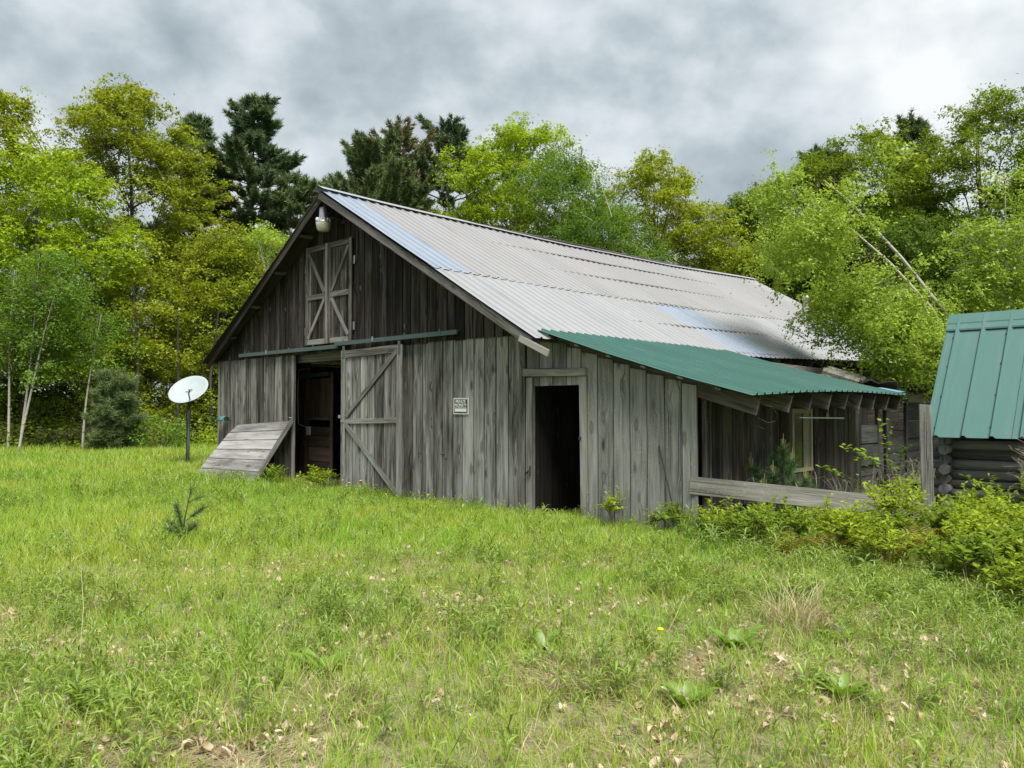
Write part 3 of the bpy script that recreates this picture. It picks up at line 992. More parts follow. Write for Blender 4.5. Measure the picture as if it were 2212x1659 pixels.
for i in range(7):
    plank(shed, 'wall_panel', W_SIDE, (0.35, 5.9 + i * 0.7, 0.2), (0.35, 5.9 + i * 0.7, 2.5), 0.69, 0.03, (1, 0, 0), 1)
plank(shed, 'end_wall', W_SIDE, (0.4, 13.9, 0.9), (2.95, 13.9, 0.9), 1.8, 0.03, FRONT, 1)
rs = random.Random(5)
# roof scraps: slabs of mossy boards and curled felt
for u, v, z, lu, lv, rx, ry, rz_, mat in ((2.3, 7.2, 2.26, 0.75, 0.8, 0.12, 0.34, 0.2, W_MOSS), (2.2, 8.3, 2.24, 0.8, 0.9, -0.14, 0.2, -0.3, W_MOSS), (1.5, 7.6, 2.30, 0.7, 1.1, 0.05, 0.05, 0.1, W_MOSS), (2.6, 9.3, 2.12, 0.9, 1.0, 0.1, 0.16, 0.2, W_SHED), (1.6, 9.4, 2.22, 1.0, 1.2, -0.04, 0.1, 0.4, W_MOSS)):
    me = plank_mesh('roof_slab', lv, lu, 0.06, mat, segs=4, jit=0.04, seed=int(u * 100 + v * 10))
    o = obj('roof_slab', me, shed, (u, v - lv / 2, z))
    o.rotation_euler = (-math.pi / 2 + rx, ry, rz_)
for u, v, z, s_, rz_ in ((2.75, 7.9, 2.08, 0.8, 0.2), (2.85, 9.2, 2.06, 1.0, -0.2), (2.4, 10.1, 2.08, 1.1, 0.4), (2.9, 10.3, 1.98, 0.8, 0.1)):
    mb = MB()
    k = 9
    vs_, fs = [], []
    for i in range(k):
        for j in range(5):
            x, y = (i / (k - 1) - 0.5), (j / 4 - 0.5)
            vs_.append((y * 0.8 * s_, x * 1.3 * s_, 0.10 * math.sin(i * 1.1 + j * 0.5) + 0.05 * math.sin(j * 2.1) + rs.uniform(-0.02, 0.02)))
    for i in range(k - 1):
        for j in range(4):
            fs.append((i * 5 + j, i * 5 + j + 1, (i + 1) * 5 + j + 1, (i + 1) * 5 + j))
    mb.add(vs_, fs)
    o = mb.build('roofing_felt', M_FELT, shed, loc=(u, v, z), rot=(0, 0.15, rz_))
    o.modifiers.new('thick', 'SOLIDIFY').thickness = 0.012
mb = MB()
mb.add([(2.9, 6.5, 2.02), (3.35, 6.5, 1.93), (3.35, 7.4, 1.96), (2.9, 7.4, 2.05), (3.1, 6.9, 2.03)], [(0, 1, 4), (1, 2, 4), (2, 3, 4), (3, 0, 4)])
o = mb.build('tarp_scrap', M_TARP, shed)
o.modifiers.new('thick', 'SOLIDIFY').thickness = 0.006

# wooden pole standing behind the barn
wp = thing('wooden_pole', 'short grey wooden pole rising behind the far edge of the barn roof', 'pole', (10.1, 27.0, gz(10.1, 27)))
mb = MB()
mb.tube([(0, 0, -0.3), (0, 0, 3.0), (0.02, 0, 5.2)], [0.13, 0.115, 0.10], 10)
mb.build('shaft', W_POST, wp)
mb = MB()
mb.lathe([(0.0, 5.28), (0.09, 5.27), (0.12, 5.19), (0.12, 5.1)], 10, Matrix.Translation((0.02, 0, 0)))
mb.build('cap', M_GALV, wp)

# ------------------------------------------------------------------ log cabin on the right
cabin = thing('log_cabin', 'small log cabin with teal green ribbed metal roof at the right edge', 'cabin', bl(5.25, 2.02, 0), -TH)
CL = 3.6                                  # roof length along x


def cab_roof(s, x, off=0.0):
    return Vector((x - 0.02 * s, 1.2 * (1 - s), 2.88 + (1.24 - 2.88) * s + off)) + Vector((0, -off * 0.8, 0))


def rib_panel(name, x0, x1, surf, mat, parent, pitch=0.315, h=0.028, s0=0.0, s1=1.0, mirror=False):
    vals = []
    n = round((x1 - x0) / pitch)
    for i in range(n):
        a = x0 + i * pitch
        vals += [(a, 0), (a + 0.115 * pitch * 2, 0), (a + 0.155 * pitch * 2, h), (a + 0.20 * pitch * 2, h), (a + 0.24 * pitch * 2, 0)]
    vals.append((x1 + 0.01, 0))
    k = len(vals)
    segs = 4
    vs_, fs = [], []
    for i in range(segs + 1):
        s = s0 + (s1 - s0) * i / segs
        for x, hh in vals:
            q = surf(s, x, 0.01 + hh)
            vs_.append(q)
    for i in range(segs):
        for j in range(k - 1):
            fs.append((i * k + j, (i + 1) * k + j, (i + 1) * k + j + 1, i * k + j + 1))
    me = bpy.data.meshes.new(name)
    me.from_pydata(vs_, [], fs)
    me.materials.append(mat)
    o = obj(name, me, parent)
    o.modifiers.new('thick', 'SOLIDIFY').thickness = 0.003
    return o


def cab_back(s, x, off=0.0):
    return Vector((x, 1.2 + 1.2 * s, 2.88 + (1.24 - 2.88) * s + off))


for i in range(4):
    rib_panel('roof_panel', -0.02 + i * 0.945, -0.02 + (i + 1) * 0.945, cab_roof, M_CABIN, cabin)
    rib_panel('roof_panel', -0.02 + i * 0.945, -0.02 + (i + 1) * 0.945, cab_back, M_CABIN, cabin)
mb = MB()
vs_, fs = [], []
for x in (-0.05, 3.80):
    for y, z in ((1.03, 2.70), (1.035, 2.722), (1.10, 2.795), (1.105, 2.815), (1.20, 2.945), (1.36, 2.72)):
        vs_.append((x, y, z))
for j in range(5):
    fs.append((j, j + 1, j + 7, j + 6))
mb.add(vs_, fs)
o = mb.build('ridge_cap', M_CABIN, cabin)
o.modifiers.new('thick', 'SOLIDIFY').thickness = 0.004
# edge trim of the roof
plank(cabin, 'edge_trim', M_CABIN, cab_roof(0.02, -0.03, 0.015), cab_roof(1.0, -0.03, 0.015), 0.05, 0.012, (0, -1.64, 1.2), 1)
mb = MB()
for i in range(11):
    x = 0.06 + i * 0.315
    for s in (0.18, 0.43, 0.68, 0.93):
        q = cab_roof(s + 0.01 * math.sin(i * 2.3), x + (0.05 if i % 2 else 0.0), 0.017)
        mb.lathe([(0.012, -0.004), (0.012, 0.006), (0.0, 0.01)], 6, Matrix.Translation(q))
sc_ = mb.build('screw', M_DARKMETAL, cabin)
tag(sc_, kind='stuff')


def log_mesh(L, r, seed):
    rnd = random.Random(seed)
    mb_ = MB()
    k = 5
    mb_.tube([(rnd.uniform(-0.006, 0.006), rnd.uniform(-0.006, 0.006), L * i / k) for i in range(k + 1)], [r * rnd.uniform(0.95, 1.04) for _ in range(k + 1)], 10)
    me = bpy.data.meshes.new('log')
    me.from_pydata(mb_.v, [], mb_.f)
    me.polygons.foreach_set('use_smooth', [len(p.vertices) == 4 for p in me.polygons])
    me.materials.append(W_LOG)
    return me


for i in range(10):
    z = 0.02 + i * 0.125
    me = log_mesh(3.58, 0.068, i)
    obj('log', me, cabin, (-0.06 + (0.05 if i % 3 == 0 else 0), 0.30, z), (0, math.pi / 2, 0))
    me = log_mesh(1.95, 0.066, i + 40)
    obj('log', me, cabin, (0.13, 0.10 + (0.06 if i % 2 else 0), z + 0.062), (-math.pi / 2, 0, 0))
    obj('log', me, cabin, (3.35, 0.14, z + 0.062), (-math.pi / 2, 0, 0))
    obj('log', log_mesh(3.3, 0.068, i + 80), cabin, (0.18, 2.05, z), (0, math.pi / 2, 0))
for i in range(12):
    z = 1.27 + i * 0.125
    half = max(0.05, 1.0 * (2.75 - z) / 1.5)
    obj('log', log_mesh(half * 2, 0.064, i + 120), cabin, (0.13, 1.2 - half, z), (-math.pi / 2, 0, 0))
mb = MB()
mb.box(0.96, 1.45, 0.205, 0.225, 0.63, 0.98)
cw = mb.build('window', M_CREAM, cabin)
mb = MB()
mb.box(1.0, 1.41, 0.198, 0.204, 0.67, 0.94)
mb.build('pane', paint_mat('dusty_pane', (0.45, 0.50, 0.45), 0.3), cw)

# ------------------------------------------------------------------ fence post and rail
pz = gz(5.1, 9.7)
post = thing('fence_post', 'thick weathered square fence post in front of the log cabin', 'post', (5.1, 9.7, pz), -0.48)
mb = MB()
a = 0.070
vs_ = []
for z, dx in ((-0.3, 0), (0.5, 0.004), (1.1, -0.006), (1.66, -0.012)):
    for x, y in ((-a, -a * 0.8), (-a * 0.8, -a), (a * 0.8, -a), (a, -a * 0.8), (a, a), (-a, a)):
        vs_.append((x + dx, y, z + (0.015 if z > 1.6 and x < 0 else 0)))
fs = []
for i in range(3):
    for k in range(6):
        fs.append((i * 6 + k, i * 6 + (k + 1) % 6, (i + 1) * 6 + (k + 1) % 6, (i + 1) * 6 + k))
fs.append((18, 19, 20, 21, 22, 23))
mb.add(vs_, fs)
mb.build('timber', W_POST, post)
mb = MB()
mb.tube([(-0.01, 0, 1.64), (-0.01, 0, 1.73)], 0.004, 5)
mb.build('nail', M_DARKMETAL, post)
q0, q1 = bl(2.95, -0.05, 0.62), Vector((5.0, 9.63, 0.39))
railt = thing('fence_rail', 'broad pale plank rail running from the lean-to corner to the post', 'rail', q0, 0)
d = q1 - q0
plank(railt, 'rail_plank', W_RAIL, (0, 0, 0), d, 0.235, 0.045, Vector((d.y, -d.x, 0)), 6)
plank(railt, 'cleat', W_POST, (0.06, 0.03, -0.35), (0.06, 0.03, 0.25), 0.07, 0.03, (0, -1, 0), 2)

# ------------------------------------------------------------------ leaning wooden panel
pan = thing('leaning_plank_hatch', 'broad grey plank panel leaning against the barn left of the open door', 'panel', bl(0, 0, 0), -TH)
TL, TR = Vector((-9.15, -0.07, 1.25)), Vector((-6.68, -0.07, 1.38))
BL_, BR_ = Vector((-8.80, -1.28, 0.07)), Vector((-6.88, -0.86, 0.04))
nrm_p = (TR - TL).cross(BL_ - TL)
if nrm_p.y > 0:
    nrm_p = -nrm_p
cuts = [0.0, 0.15, 0.30, 0.46, 0.62, 0.80, 1.0]
nrm_p.normalize()
for a, b in zip(cuts, cuts[1:]):
    g = 0.003
    c4 = [TL.lerp(BL_, a + g), TR.lerp(BR_, a + g), TR.lerp(BR_, b - g), TL.lerp(BL_, b - g)]
    if a == 0.0:
        c4[0] = c4[0].lerp(c4[1], 0.06)
    zax = (c4[1] - c4[0]).normalized()
    yax = -(nrm_p - zax * nrm_p.dot(zax)).normalized()
    xax = yax.cross(zax)
    m_ = Matrix((xax, yax, zax)).transposed().to_4x4()
    m_.translation = c4[0]
    inv = m_.inverted()
    dz = rb.uniform(0.0, 0.004)
    f_ = [inv @ q for q in c4]
    mb = MB()
    vs_ = []
    for s in (0.0, 0.33, 0.66, 1.0):
        t_, u_ = f_[0].lerp(f_[1], s), f_[3].lerp(f_[2], s)
        jt = rb.uniform(-0.004, 0.004)
        for q, yy in ((t_, 0.03), (t_, -dz + 0.003), (t_.lerp(u_, 0.03), -dz), (t_.lerp(u_, 0.97), -dz + jt * 0.3), (u_, -dz + 0.003), (u_, 0.03)):
            vs_.append((q.x, q.y + yy, q.z))
    fs = []
    for i in range(3):
        for k in range(6):
            fs.append((i * 6 + k, i * 6 + (k + 1) % 6, (i + 1) * 6 + (k + 1) % 6, (i + 1) * 6 + k))
    fs += [tuple(range(5, -1, -1)), tuple(range(18, 24))]
    mb.add(vs_, fs)
    o = mb.build('plank', W_PANEL, pan)
    o.matrix_local = m_
plank(pan, 'edge_batten', W_TRIM, TR + Vector((0.03, -0.01, 0.0)), BR_ + Vector((0.03, -0.01, 0.0)), 0.09, 0.04, (1, -0.3, 0.2), 3)
plank(pan, 'edge_batten', W_TRIM, TL + Vector((0.10, 0.04, -0.08)), BL_ + Vector((0.05, 0.05, 0.03)), 0.08, 0.04, nrm_p, 3)
mb = MB()
mb.tube([TR + Vector((-0.03, -0.02, 0.0)), TR + Vector((0.0, -0.05, 0.06)), TR + Vector((0.04, -0.02, 0.05)), TR + Vector((0.02, -0.03, -0.04))], 0.014, 5)
mb.build('hook', M_GALV, pan)

# ------------------------------------------------------------------ yard light under the peak
yl = thing('yard_light', 'metal yard light with cloudy globe hanging under the barn peak', 'lamp', bl(-5.03, -0.40, 5.36), -TH)
mb = MB()
mb.lathe([(0.0, 0.26), (0.06, 0.26), (0.085, 0.24), (0.088, 0.06), (0.088, 0.02)], 20)
mb.build('housing', M_GALV, yl, True)
mb = MB()
mb.lathe([(0.088, 0.03), (0.11, 0.015), (0.145, -0.03), (0.155, -0.045), (0.15, -0.055)], 20)
for k in range(16):
    a = 2 * math.pi * k / 16
    mb.box(-0.004, 0.004, 0.10, 0.155, -0.045, 0.03, Matrix.Rotation(a, 4, 'Z'))
mb.build('collar', M_GALV, yl, True)
mb = MB()
mb.lathe([(0.148, -0.055), (0.152, -0.075), (0.125, -0.19), (0.105, -0.215), (0.0, -0.22)], 20)
mb.build('globe', M_LENS, yl, True)
mb = MB()
mb.lathe([(0.0, 0.32), (0.03, 0.315), (0.033, 0.26)], 12, Matrix.Translation((0.02, 0, 0)))
mb.build('photocell', M_POLE, yl, True)
mb = MB()
mb.tube([(0.07, 0.02, 0.03), (0.14, 0.12, 0.05), (0.16, 0.25, 0.05), (0.16, 0.37, 0.03)], 0.02, 8)
mb.box(0.11, 0.21, 0.345, 0.37, -0.03, 0.12)
mb.build('arm', M_DARKMETAL, yl, True)

# ------------------------------------------------------------------ sign
sg = thing('private_property_sign', 'small black and white PRIVATE PROPERTY sign on the barn front', 'sign', bl(-1.435, -0.022, 1.665), -TH)
sg.rotation_euler = (0, R(0.6), -TH)


def rrect(mb_, w_, h_, y0, y1, cx=0.0, cz=0.0, r=0.012):
    pts = []
    for sx_, sz_, a0 in ((1, 1, 0), (-1, 1, 90), (-1, -1, 180), (1, -1, 270)):
        for k in range(4):
            a_ = R(a0 + 30 * k)
            pts.append((cx + sx_ * (w_ / 2 - r) + r * math.cos(a_), cz + sz_ * (h_ / 2 - r) + r * math.sin(a_)))
    n_ = len(pts)
    mb_.add([(x, y0, z) for x, z in pts] + [(x, y1, z) for x, z in pts],
            [tuple(range(n_)), tuple(range(2 * n_ - 1, n_ - 1, -1))] + [(i, n_ + i, n_ + (i + 1) % n_, (i + 1) % n_) for i in range(n_)])


mb = MB()
rrect(mb, 0.37, 0.245 * 1.12, -0.004, 0.004)
mb.build('plate', M_SIGNWHITE, sg)
mb = MB()
rrect(mb, 0.335, 0.245, -0.0055, -0.0045, r=0.004)
mb.build('black_border', M_BLACK, sg)
mb = MB()
rrect(mb, 0.318, 0.230, -0.0075, -0.006, r=0.003)
mb.build('white_line', M_SIGNWHITE, sg)
mb = MB()
rrect(mb, 0.310, 0.222, -0.0095, -0.008, r=0.003)
mb.build('black_field', M_BLACK, sg)
mb = MB()
rrect(mb, 0.285, 0.052, -0.0115, -0.010, cz=-0.068, r=0.003)
mb.build('blank_panel', M_SIGNWHITE, sg)


def text_mesh(s, parent, width, height, z, y=-0.012):
    cu = bpy.data.curves.new('lettering', 'FONT')
    cu.body = s
    cu.size = 1.0
    cu.align_x = 'CENTER'
    cu.extrude = 0.0
    cu.offset = 0.03
    o = bpy.data.objects.new('lettering', cu)
    COL.objects.link(o)
    bpy.context.view_layer.update()
    dg = bpy.context.evaluated_depsgraph_get()
    me = bpy.data.meshes.new_from_object(o.evaluated_get(dg))
    COL.objects.unlink(o)
    bpy.data.objects.remove(o)
    co = np.array([v.co[:] for v in me.vertices])
    lo, hi = co.min(0), co.max(0)
    co[:, 0] = (co[:, 0] - (lo[0] + hi[0]) / 2) / (hi[0] - lo[0]) * width
    co[:, 2] = (co[:, 1] - lo[1]) / (hi[1] - lo[1]) * height + z
    co[:, 1] = y
    me.vertices.foreach_set('co', co.astype(np.float32).ravel())
    me.update()
    me.materials.clear()
    me.materials.append(M_SIGNWHITE)
    o = obj('lettering', me, parent)
    o['label'] = 'white lettering ' + s
    return o


text_mesh('PRIVATE', sg, 0.245, 0.056, 0.048)
text_mesh('PROPERTY', sg, 0.295, 0.056, -0.014)
text_mesh('NO TRESPASSING', sg, 0.29, 0.018, -0.038)

# ------------------------------------------------------------------ satellite dish
dx_, dy_ = -8.42, 20.5
dish = thing('satellite_dish', 'pale satellite dish on a metal pole in the meadow left of the barn', 'satellite dish', (dx_, dy_, gz(dx_, dy_)))
hd = 2.13 - gz(dx_, dy_)
nd_ = Vector((-0.10, -0.70, 0.71)).normalized()
mrot = nd_.to_track_quat('Z', 'Y').to_matrix().to_4x4()
mrot = Matrix.Translation((0.03, -0.1, hd)) @ mrot
mb = MB()
prof = [(0.0, -0.07)] + [(0.5 * t_ / 10, -0.07 + 0.085 * (t_ / 10) ** 2) for t_ in range(1, 11)] + [(0.508, 0.012), (0.508, 0.0)]
mb.lathe([(max(r_, 0.001), z_) for r_, z_ in prof], 40, mrot)
o = mb.build('reflector', M_DISH, dish, True)
o.modifiers.new('thick', 'SOLIDIFY').thickness = 0.006
mb = MB()
mb.tube([(-0.02, 0.05, -0.2), (-0.02, 0.05, 0.7), (0.0, 0.05, 1.3), (0.03, 0.03, hd - 0.2)], 0.038, 10)
mb.build('pole', M_POLE, dish, True)
mb = MB()
mb.tube([(-0.10, 0.0, -0.1), (-0.05, 0.01, 0.2), (-0.035, 0.0, 0.9), (-0.05, 0.0, 1.3), (0.0, -0.02, hd - 0.3)], 0.014, 6)
mb.build('cable', M_DARKMETAL, dish)
mb = MB()
mb.box(-0.05, 0.11, -0.08, 0.10, hd - 0.33, hd - 0.05)
mb.tube([(0.0, 0.03, hd - 0.55), (0.05, -0.08, hd - 0.25)], 0.02, 6)
mb.build('mount', M_DARKMETAL, dish)
mb = MB()
mb.tube([(0.09, -0.05, hd - 0.42), (0.16, -0.28, hd - 0.33), (0.25, -0.62, hd - 0.12), (0.29, -0.66, hd - 0.03)], 0.017, 6)
mb.build('feed_arm', M_DARKMETAL, dish)
mb = MB()
mb.box(0.27, 0.35, -0.69, -0.63, hd - 0.04, hd - 0.01)
mb.build('receiver', M_POLE, dish)

# ------------------------------------------------------------------ metal rod leaning on the lean-to wall
q0, q1 = bl(2.80, -0.10, 0.05), bl(2.46, -0.02, 1.12)
rod = thing('leaning_rod', 'thin dark rod leaning on the grey lean-to wall', 'rod', q0)
mb = MB()
mb.tube([(0, 0, -0.05), (q1 - q0) * 0.5, q1 - q0], 0.012, 6)
mb.build('rod_shaft', M_DARKMETAL, rod)

# ------------------------------------------------------------------ foliage helpers
def unit(v):
    return v / np.maximum(1e-9, np.linalg.norm(v, axis=-1, keepdims=True))


def leaf_quads(rng, pos, size, up=0.7, out=None, asp=0.62, droop=0.0):
    """one folded diamond leaf (4 corners) per position; size is the leaf length"""
    n = len(pos)
    nr = rng.normal(0, 0.42, (n, 3))
    nr[:, 2] += up
    if out is not None:
        nr += out * 0.8
    nr = unit(nr)
    t = rng.normal(0, 1, (n, 3))
    t[:, 2] -= droop
    t = unit(t - nr * (t * nr).sum(1, keepdims=True))
    b = np.cross(nr, t)
    L = (size * rng.uniform(0.65, 1.25, n))[:, None]
    W = L * asp * 0.5
    p0 = pos - t * L * 0.5
    p2 = pos + t * L * 0.5
    fold = nr * L * 0.10
    p1 = pos + b * W + fold - t * L * 0.06
    p3 = pos - b * W + fold - t * L * 0.06
    v = np.stack([p0, p1, p2, p3], 1).reshape(-1, 3)
    f = np.arange(n * 4).reshape(n, 4)
    return v, f


SRC = {}


def source_collection(name, meshes):
    c = bpy.data.collections.new(name)
    for i, me in enumerate(meshes):
        o = bpy.data.objects.new('%s_%02d' % (name, i), me)
        c.objects.link(o)
    return c


def scatter(name, label, cat, x, y, scale, meshes, rng, tilt=0.12, z=None, idx=None, rot=None, parent=None, coll=None):
    n = len(x)
    z = gz(x, y) if z is None else z
    me = bpy.data.meshes.new(name)
    me.vertices.add(n)
    me.vertices.foreach_set('co', np.stack([x, y, z], 1).astype(np.float32).ravel())
    if rot is None:
        rot = np.stack([rng.normal(0, tilt, n), rng.normal(0, tilt, n), rng.uniform(0, 6.283, n)], 1)
    rot = np.asarray(rot, np.float32)
    at = me.attributes.new('rot', 'FLOAT_VECTOR', 'POINT')
    at.data.foreach_set('vector', rot.ravel())
    at = me.attributes.new('scl', 'FLOAT', 'POINT')
    at.data.foreach_set('value', np.asarray(scale, np.float32))
    at = me.attributes.new('idx', 'INT', 'POINT')
    at.data.foreach_set('value', (rng.integers(0, len(meshes), n) if idx is None else idx).astype(np.int32))
    o = obj(name, me, parent)
    if parent is None:
        tag(o, label, cat, kind='stuff')
    ng = bpy.data.node_groups.new(name, 'GeometryNodeTree')
    ng.interface.new_socket('Geometry', in_out='INPUT', socket_type='NodeSocketGeometry')
    ng.interface.new_socket('Geometry', in_out='OUTPUT', socket_type='NodeSocketGeometry')
    nodes, links = ng.nodes, ng.links
    gi, go = nodes.new('NodeGroupInput'), nodes.new('NodeGroupOutput')
    ci = nodes.new('GeometryNodeCollectionInfo')
    ci.inputs['Collection'].default_value = coll or source_collection(name + '_source', meshes)
    ci.inputs['Separate Children'].default_value = True
    ci.inputs['Reset Children'].default_value = True
    ip = nodes.new('GeometryNodeInstanceOnPoints')
    ip.inputs['Pick Instance'].default_value = True

    def named(nm, typ):
        q = nodes.new('GeometryNodeInputNamedAttribute')
        q.data_type = typ
        q.inputs['Name'].default_value = nm
        return q.outputs['Attribute']
    links.new(gi.outputs[0], ip.inputs['Points'])
    links.new(ci.outputs[0], ip.inputs['Instance'])
    links.new(named('idx', 'INT'), ip.inputs['Instance Index'])
    e2r = nodes.new('FunctionNodeEulerToRotation')
    links.new(named('rot', 'FLOAT_VECTOR'), e2r.inputs[0])
    links.new(e2r.outputs[0], ip.inputs['Rotation'])
    links.new(named('scl', 'FLOAT'), ip.inputs['Scale'])
    links.new(ip.outputs[0], go.inputs[0])
    md = o.modifiers.new('scatter', 'NODES')
    md.node_group = ng
    return o



def leaf_tris(rng, pos, ls, out, asp, droop):
    """one three-cornered leaf per position"""
    n = len(pos)
    nr = rng.normal(0, 0.42, (n, 3)) + out
    nr[:, 2] += 0.8
    nr = unit(nr)
    t = rng.normal(0, 1, (n, 3))
    t[:, 2] -= droop
    t = unit(t - nr * (t * nr).sum(1, keepdims=True))
    bb = np.cross(nr, t)
    L = (ls * rng.uniform(0.65, 1.25, n))[:, None]
    return np.stack([pos - t * L * 0.5, pos + t * L * 0.5 + bb * L * asp * 0.45, pos + t * L * 0.3 - bb * L * asp * 0.5], 1)


def pad_variants(ls, r, asp, droop, n):
    """flat pads of leaves, domed and tilted outwards like the ends of boughs"""
    key = (round(ls, 3), round(r, 2), asp, droop, n)
    if key not in SRC:
        rg = np.random.default_rng(len(SRC) + 900)
        out_ = []
        for _ in range(6):
            a = rg.uniform(0, 6.283, n)
            q = np.abs(rg.normal(0, 0.62, n))
            p = np.stack([q * np.cos(a), q * np.sin(a) * 0.8, -(0.18 + 0.5 * droop) * q ** 2 + rg.normal(0, 0.13 + 0.16 * droop, n)], 1) * r
            o = np.stack([np.cos(a), np.sin(a), np.zeros(n)], 1) * np.minimum(q, 1)[:, None] * 0.6
            out_.append(leaf_tris(rg, p, ls, o, asp, droop))
        SRC[key] = np.stack(out_)
    return SRC[key]


def place_variants(variants, idx, pos, scale, rot):
    """copies of small triangle sets: rotated (XYZ euler), scaled, moved"""
    cx_, sx_ = np.cos(rot[:, 0]), np.sin(rot[:, 0])
    cy_, sy_ = np.cos(rot[:, 1]), np.sin(rot[:, 1])
    cz_, sz_ = np.cos(rot[:, 2]), np.sin(rot[:, 2])
    M = np.empty((len(pos), 3, 3))
    M[:, 0, 0] = cz_ * cy_
    M[:, 0, 1] = cz_ * sy_ * sx_ - sz_ * cx_
    M[:, 0, 2] = cz_ * sy_ * cx_ + sz_ * sx_
    M[:, 1, 0] = sz_ * cy_
    M[:, 1, 1] = sz_ * sy_ * sx_ + cz_ * cx_
    M[:, 1, 2] = sz_ * sy_ * cx_ - cz_ * sx_
    M[:, 2, 0] = -sy_
    M[:, 2, 1] = cy_ * sx_
    M[:, 2, 2] = cy_ * cx_
    M *= scale[:, None, None]
    tri = variants[idx].reshape(len(pos), -1, 3)
    vv = np.einsum('nij,nkj->nki', M, tri) + pos[:, None, :]
    return vv.reshape(-1, 3)


def crown_of(root, c, per_clump, spread, mat, ls, r, rng, asp=0.62, droop=0.0, n=52, name='crown'):
    """leaf pads scattered round the clump centres c, as one mesh"""
    c = np.asarray(c)
    m = max(1, int(len(c) * per_clump))
    k = np.concatenate([np.arange(len(c)) for _ in range(int(math.ceil(per_clump)))])[:m]
    p = c[k] + rng.normal(0, 1, (m, 3)) * spread
    p[:, 2] = np.maximum(p[:, 2], 0.1)
    va = pad_variants(ls, r, asp, droop, n)
    rot = np.stack([rng.normal(0, 0.32, m), rng.normal(0, 0.32, m), rng.uniform(0, 6.283, m)], 1)
    vv = place_variants(va, rng.integers(0, len(va), m), p, rng.uniform(0.7, 1.25, m), rot)
    return obj(name, mesh_np(name, vv, np.arange(len(vv)).reshape(-1, 3), mat), root)


def tree_origin(x, y):
    return (x, y, gz(x, y) - 0.02)


def tube_np(mb, pts, r0, r1, n=5):
    k = len(pts)
    mb.tube(pts, [r0 + (r1 - r0) * i / (k - 1) for i in range(k)], n, cap=False)


def deciduous(name, label, x, y, H, r, cb, leaf, bark, seed, dens=1.8, leaf_size=0.17, clump=0.55, top=0.55, trunk_r=None, lean=(0, 0), droop=0.0, limbs=18, group=None, cat='tree', lump=0.3, asp=0.62, spread=0.62, trunks=1, twigs=120):
    rng = np.random.default_rng(seed)
    rnd = random.Random(seed)
    root = thing(name, label, cat, tree_origin(x, y), 0, group)
    trunk_r = trunk_r or 0.011 * H + 0.03
    leanv = np.array([lean[0], lean[1], 0.0])
    # crown clumps
    area = 2 * r * (H - cb) * 0.72
    ls = leaf_size * 0.80
    nleaf = dens * 2.36 * area / (0.5 * ls ** 2 * asp * 0.5)
    n_pad = int(nleaf / 52)
    nc = max(40, n_pad // 6)
    t = rng.beta(1.25, 1.25, nc * 3)
    ang = rng.uniform(0, 2 * math.pi, nc * 3)
    prof = np.where(t < top, np.sqrt(np.clip(1 - ((top - t) / (top + 0.12)) ** 2, 0, 1)), np.sqrt(np.clip(1 - ((t - top) / (1.0 - top)) ** 2, 0, 1)))
    lumps = 1 + lump * (0.6 * np.sin(3 * ang + 5 * t + seed) + 0.5 * np.sin(5 * ang - 9 * t + seed * 2.1) + 0.3 * np.sin(2 * ang + 17 * t))
    rad = r * prof * lumps * (0.30 + 0.70 * np.sqrt(rng.uniform(0, 1, nc * 3)))
    # holes in the crown
    keep = vnoise(ang * 1.6 * r + 5, t * (H - cb), 1.5, seed % 17) > 0.30
    idx = np.where(keep)[0][:nc]
    t, ang, rad = t[idx], ang[idx], rad[idx]
    z = cb + t * (H - cb)
    c = np.stack([rad * np.cos(ang), rad * np.sin(ang), z], 1) + leanv * (z / H)[:, None]
    nc = len(c)
    crown_of(root, c, n_pad / nc, (clump * 0.62, clump * 0.62, clump * 0.36), leaf, ls, clump * 0.95, rng, asp, droop)
    # trunk and limbs
    mb = MB()
    def axis(zv, k_=0):
        s = zv / H
        return Vector((lean[0] * s + 0.12 * math.sin(zv * 0.6 + seed + k_), lean[1] * s + 0.12 * math.cos(zv * 0.5 + seed + k_), zv))
    for k_ in range(trunks):
        o_ = Vector((0.25 * math.cos(k_ * 2.4), 0.25 * math.sin(k_ * 2.4), 0)) if trunks > 1 else Vector((0, 0, 0))
        pts = [axis(H * 0.93 * i / 9, k_) + o_ * (1 + i * 0.25) for i in range(10)]
        pts[0].z = -0.15
        mb.tube(pts, [trunk_r * (1.25 if i == 0 else 1 - 0.88 * i / 9) for i in range(10)], 8, cap=False)
    obj_tr = mb
    order = np.argsort(-rad)
    pick = [order[i] for i in rng.permutation(min(nc, max(limbs * 3, 30)))[:limbs]]
    mids = []
    for i in pick:
        e = Vector(c[i])
        zs = max(cb * 0.6, e.z - rad[i] * rnd.uniform(0.6, 1.1), 0.12 * H)
        s_ = axis(min(zs, H * 0.85))
        m1 = s_.lerp(e, 0.35) + Vector((0, 0, -0.06 * (e - s_).length))
        m2 = s_.lerp(e, 0.7) + Vector((rnd.uniform(-.1, .1), rnd.uniform(-.1, .1), 0.0))
        br = trunk_r * (1 - 0.8 * zs / H) * 0.5
        tube_np(mb, [s_, m1, m2, e], max(br, 0.02), 0.012, 5)
        mids += [(m1, br * 0.55), (m2, br * 0.4), (e, 0.014)]
    mc = np.array([m[0][:] for m in mids])
    for i in rng.permutation(nc)[:twigs]:
        e = Vector(c[i])
        j = int(np.argmin(((mc - c[i]) ** 2).sum(1)))
        s_ = mids[j][0]
        tube_np(mb, [s_, s_.lerp(e, 0.5) + Vector((0, 0, 0.08)), e], 0.016, 0.007, 3)
    mb.build('trunk', bark, root, True)
    return root


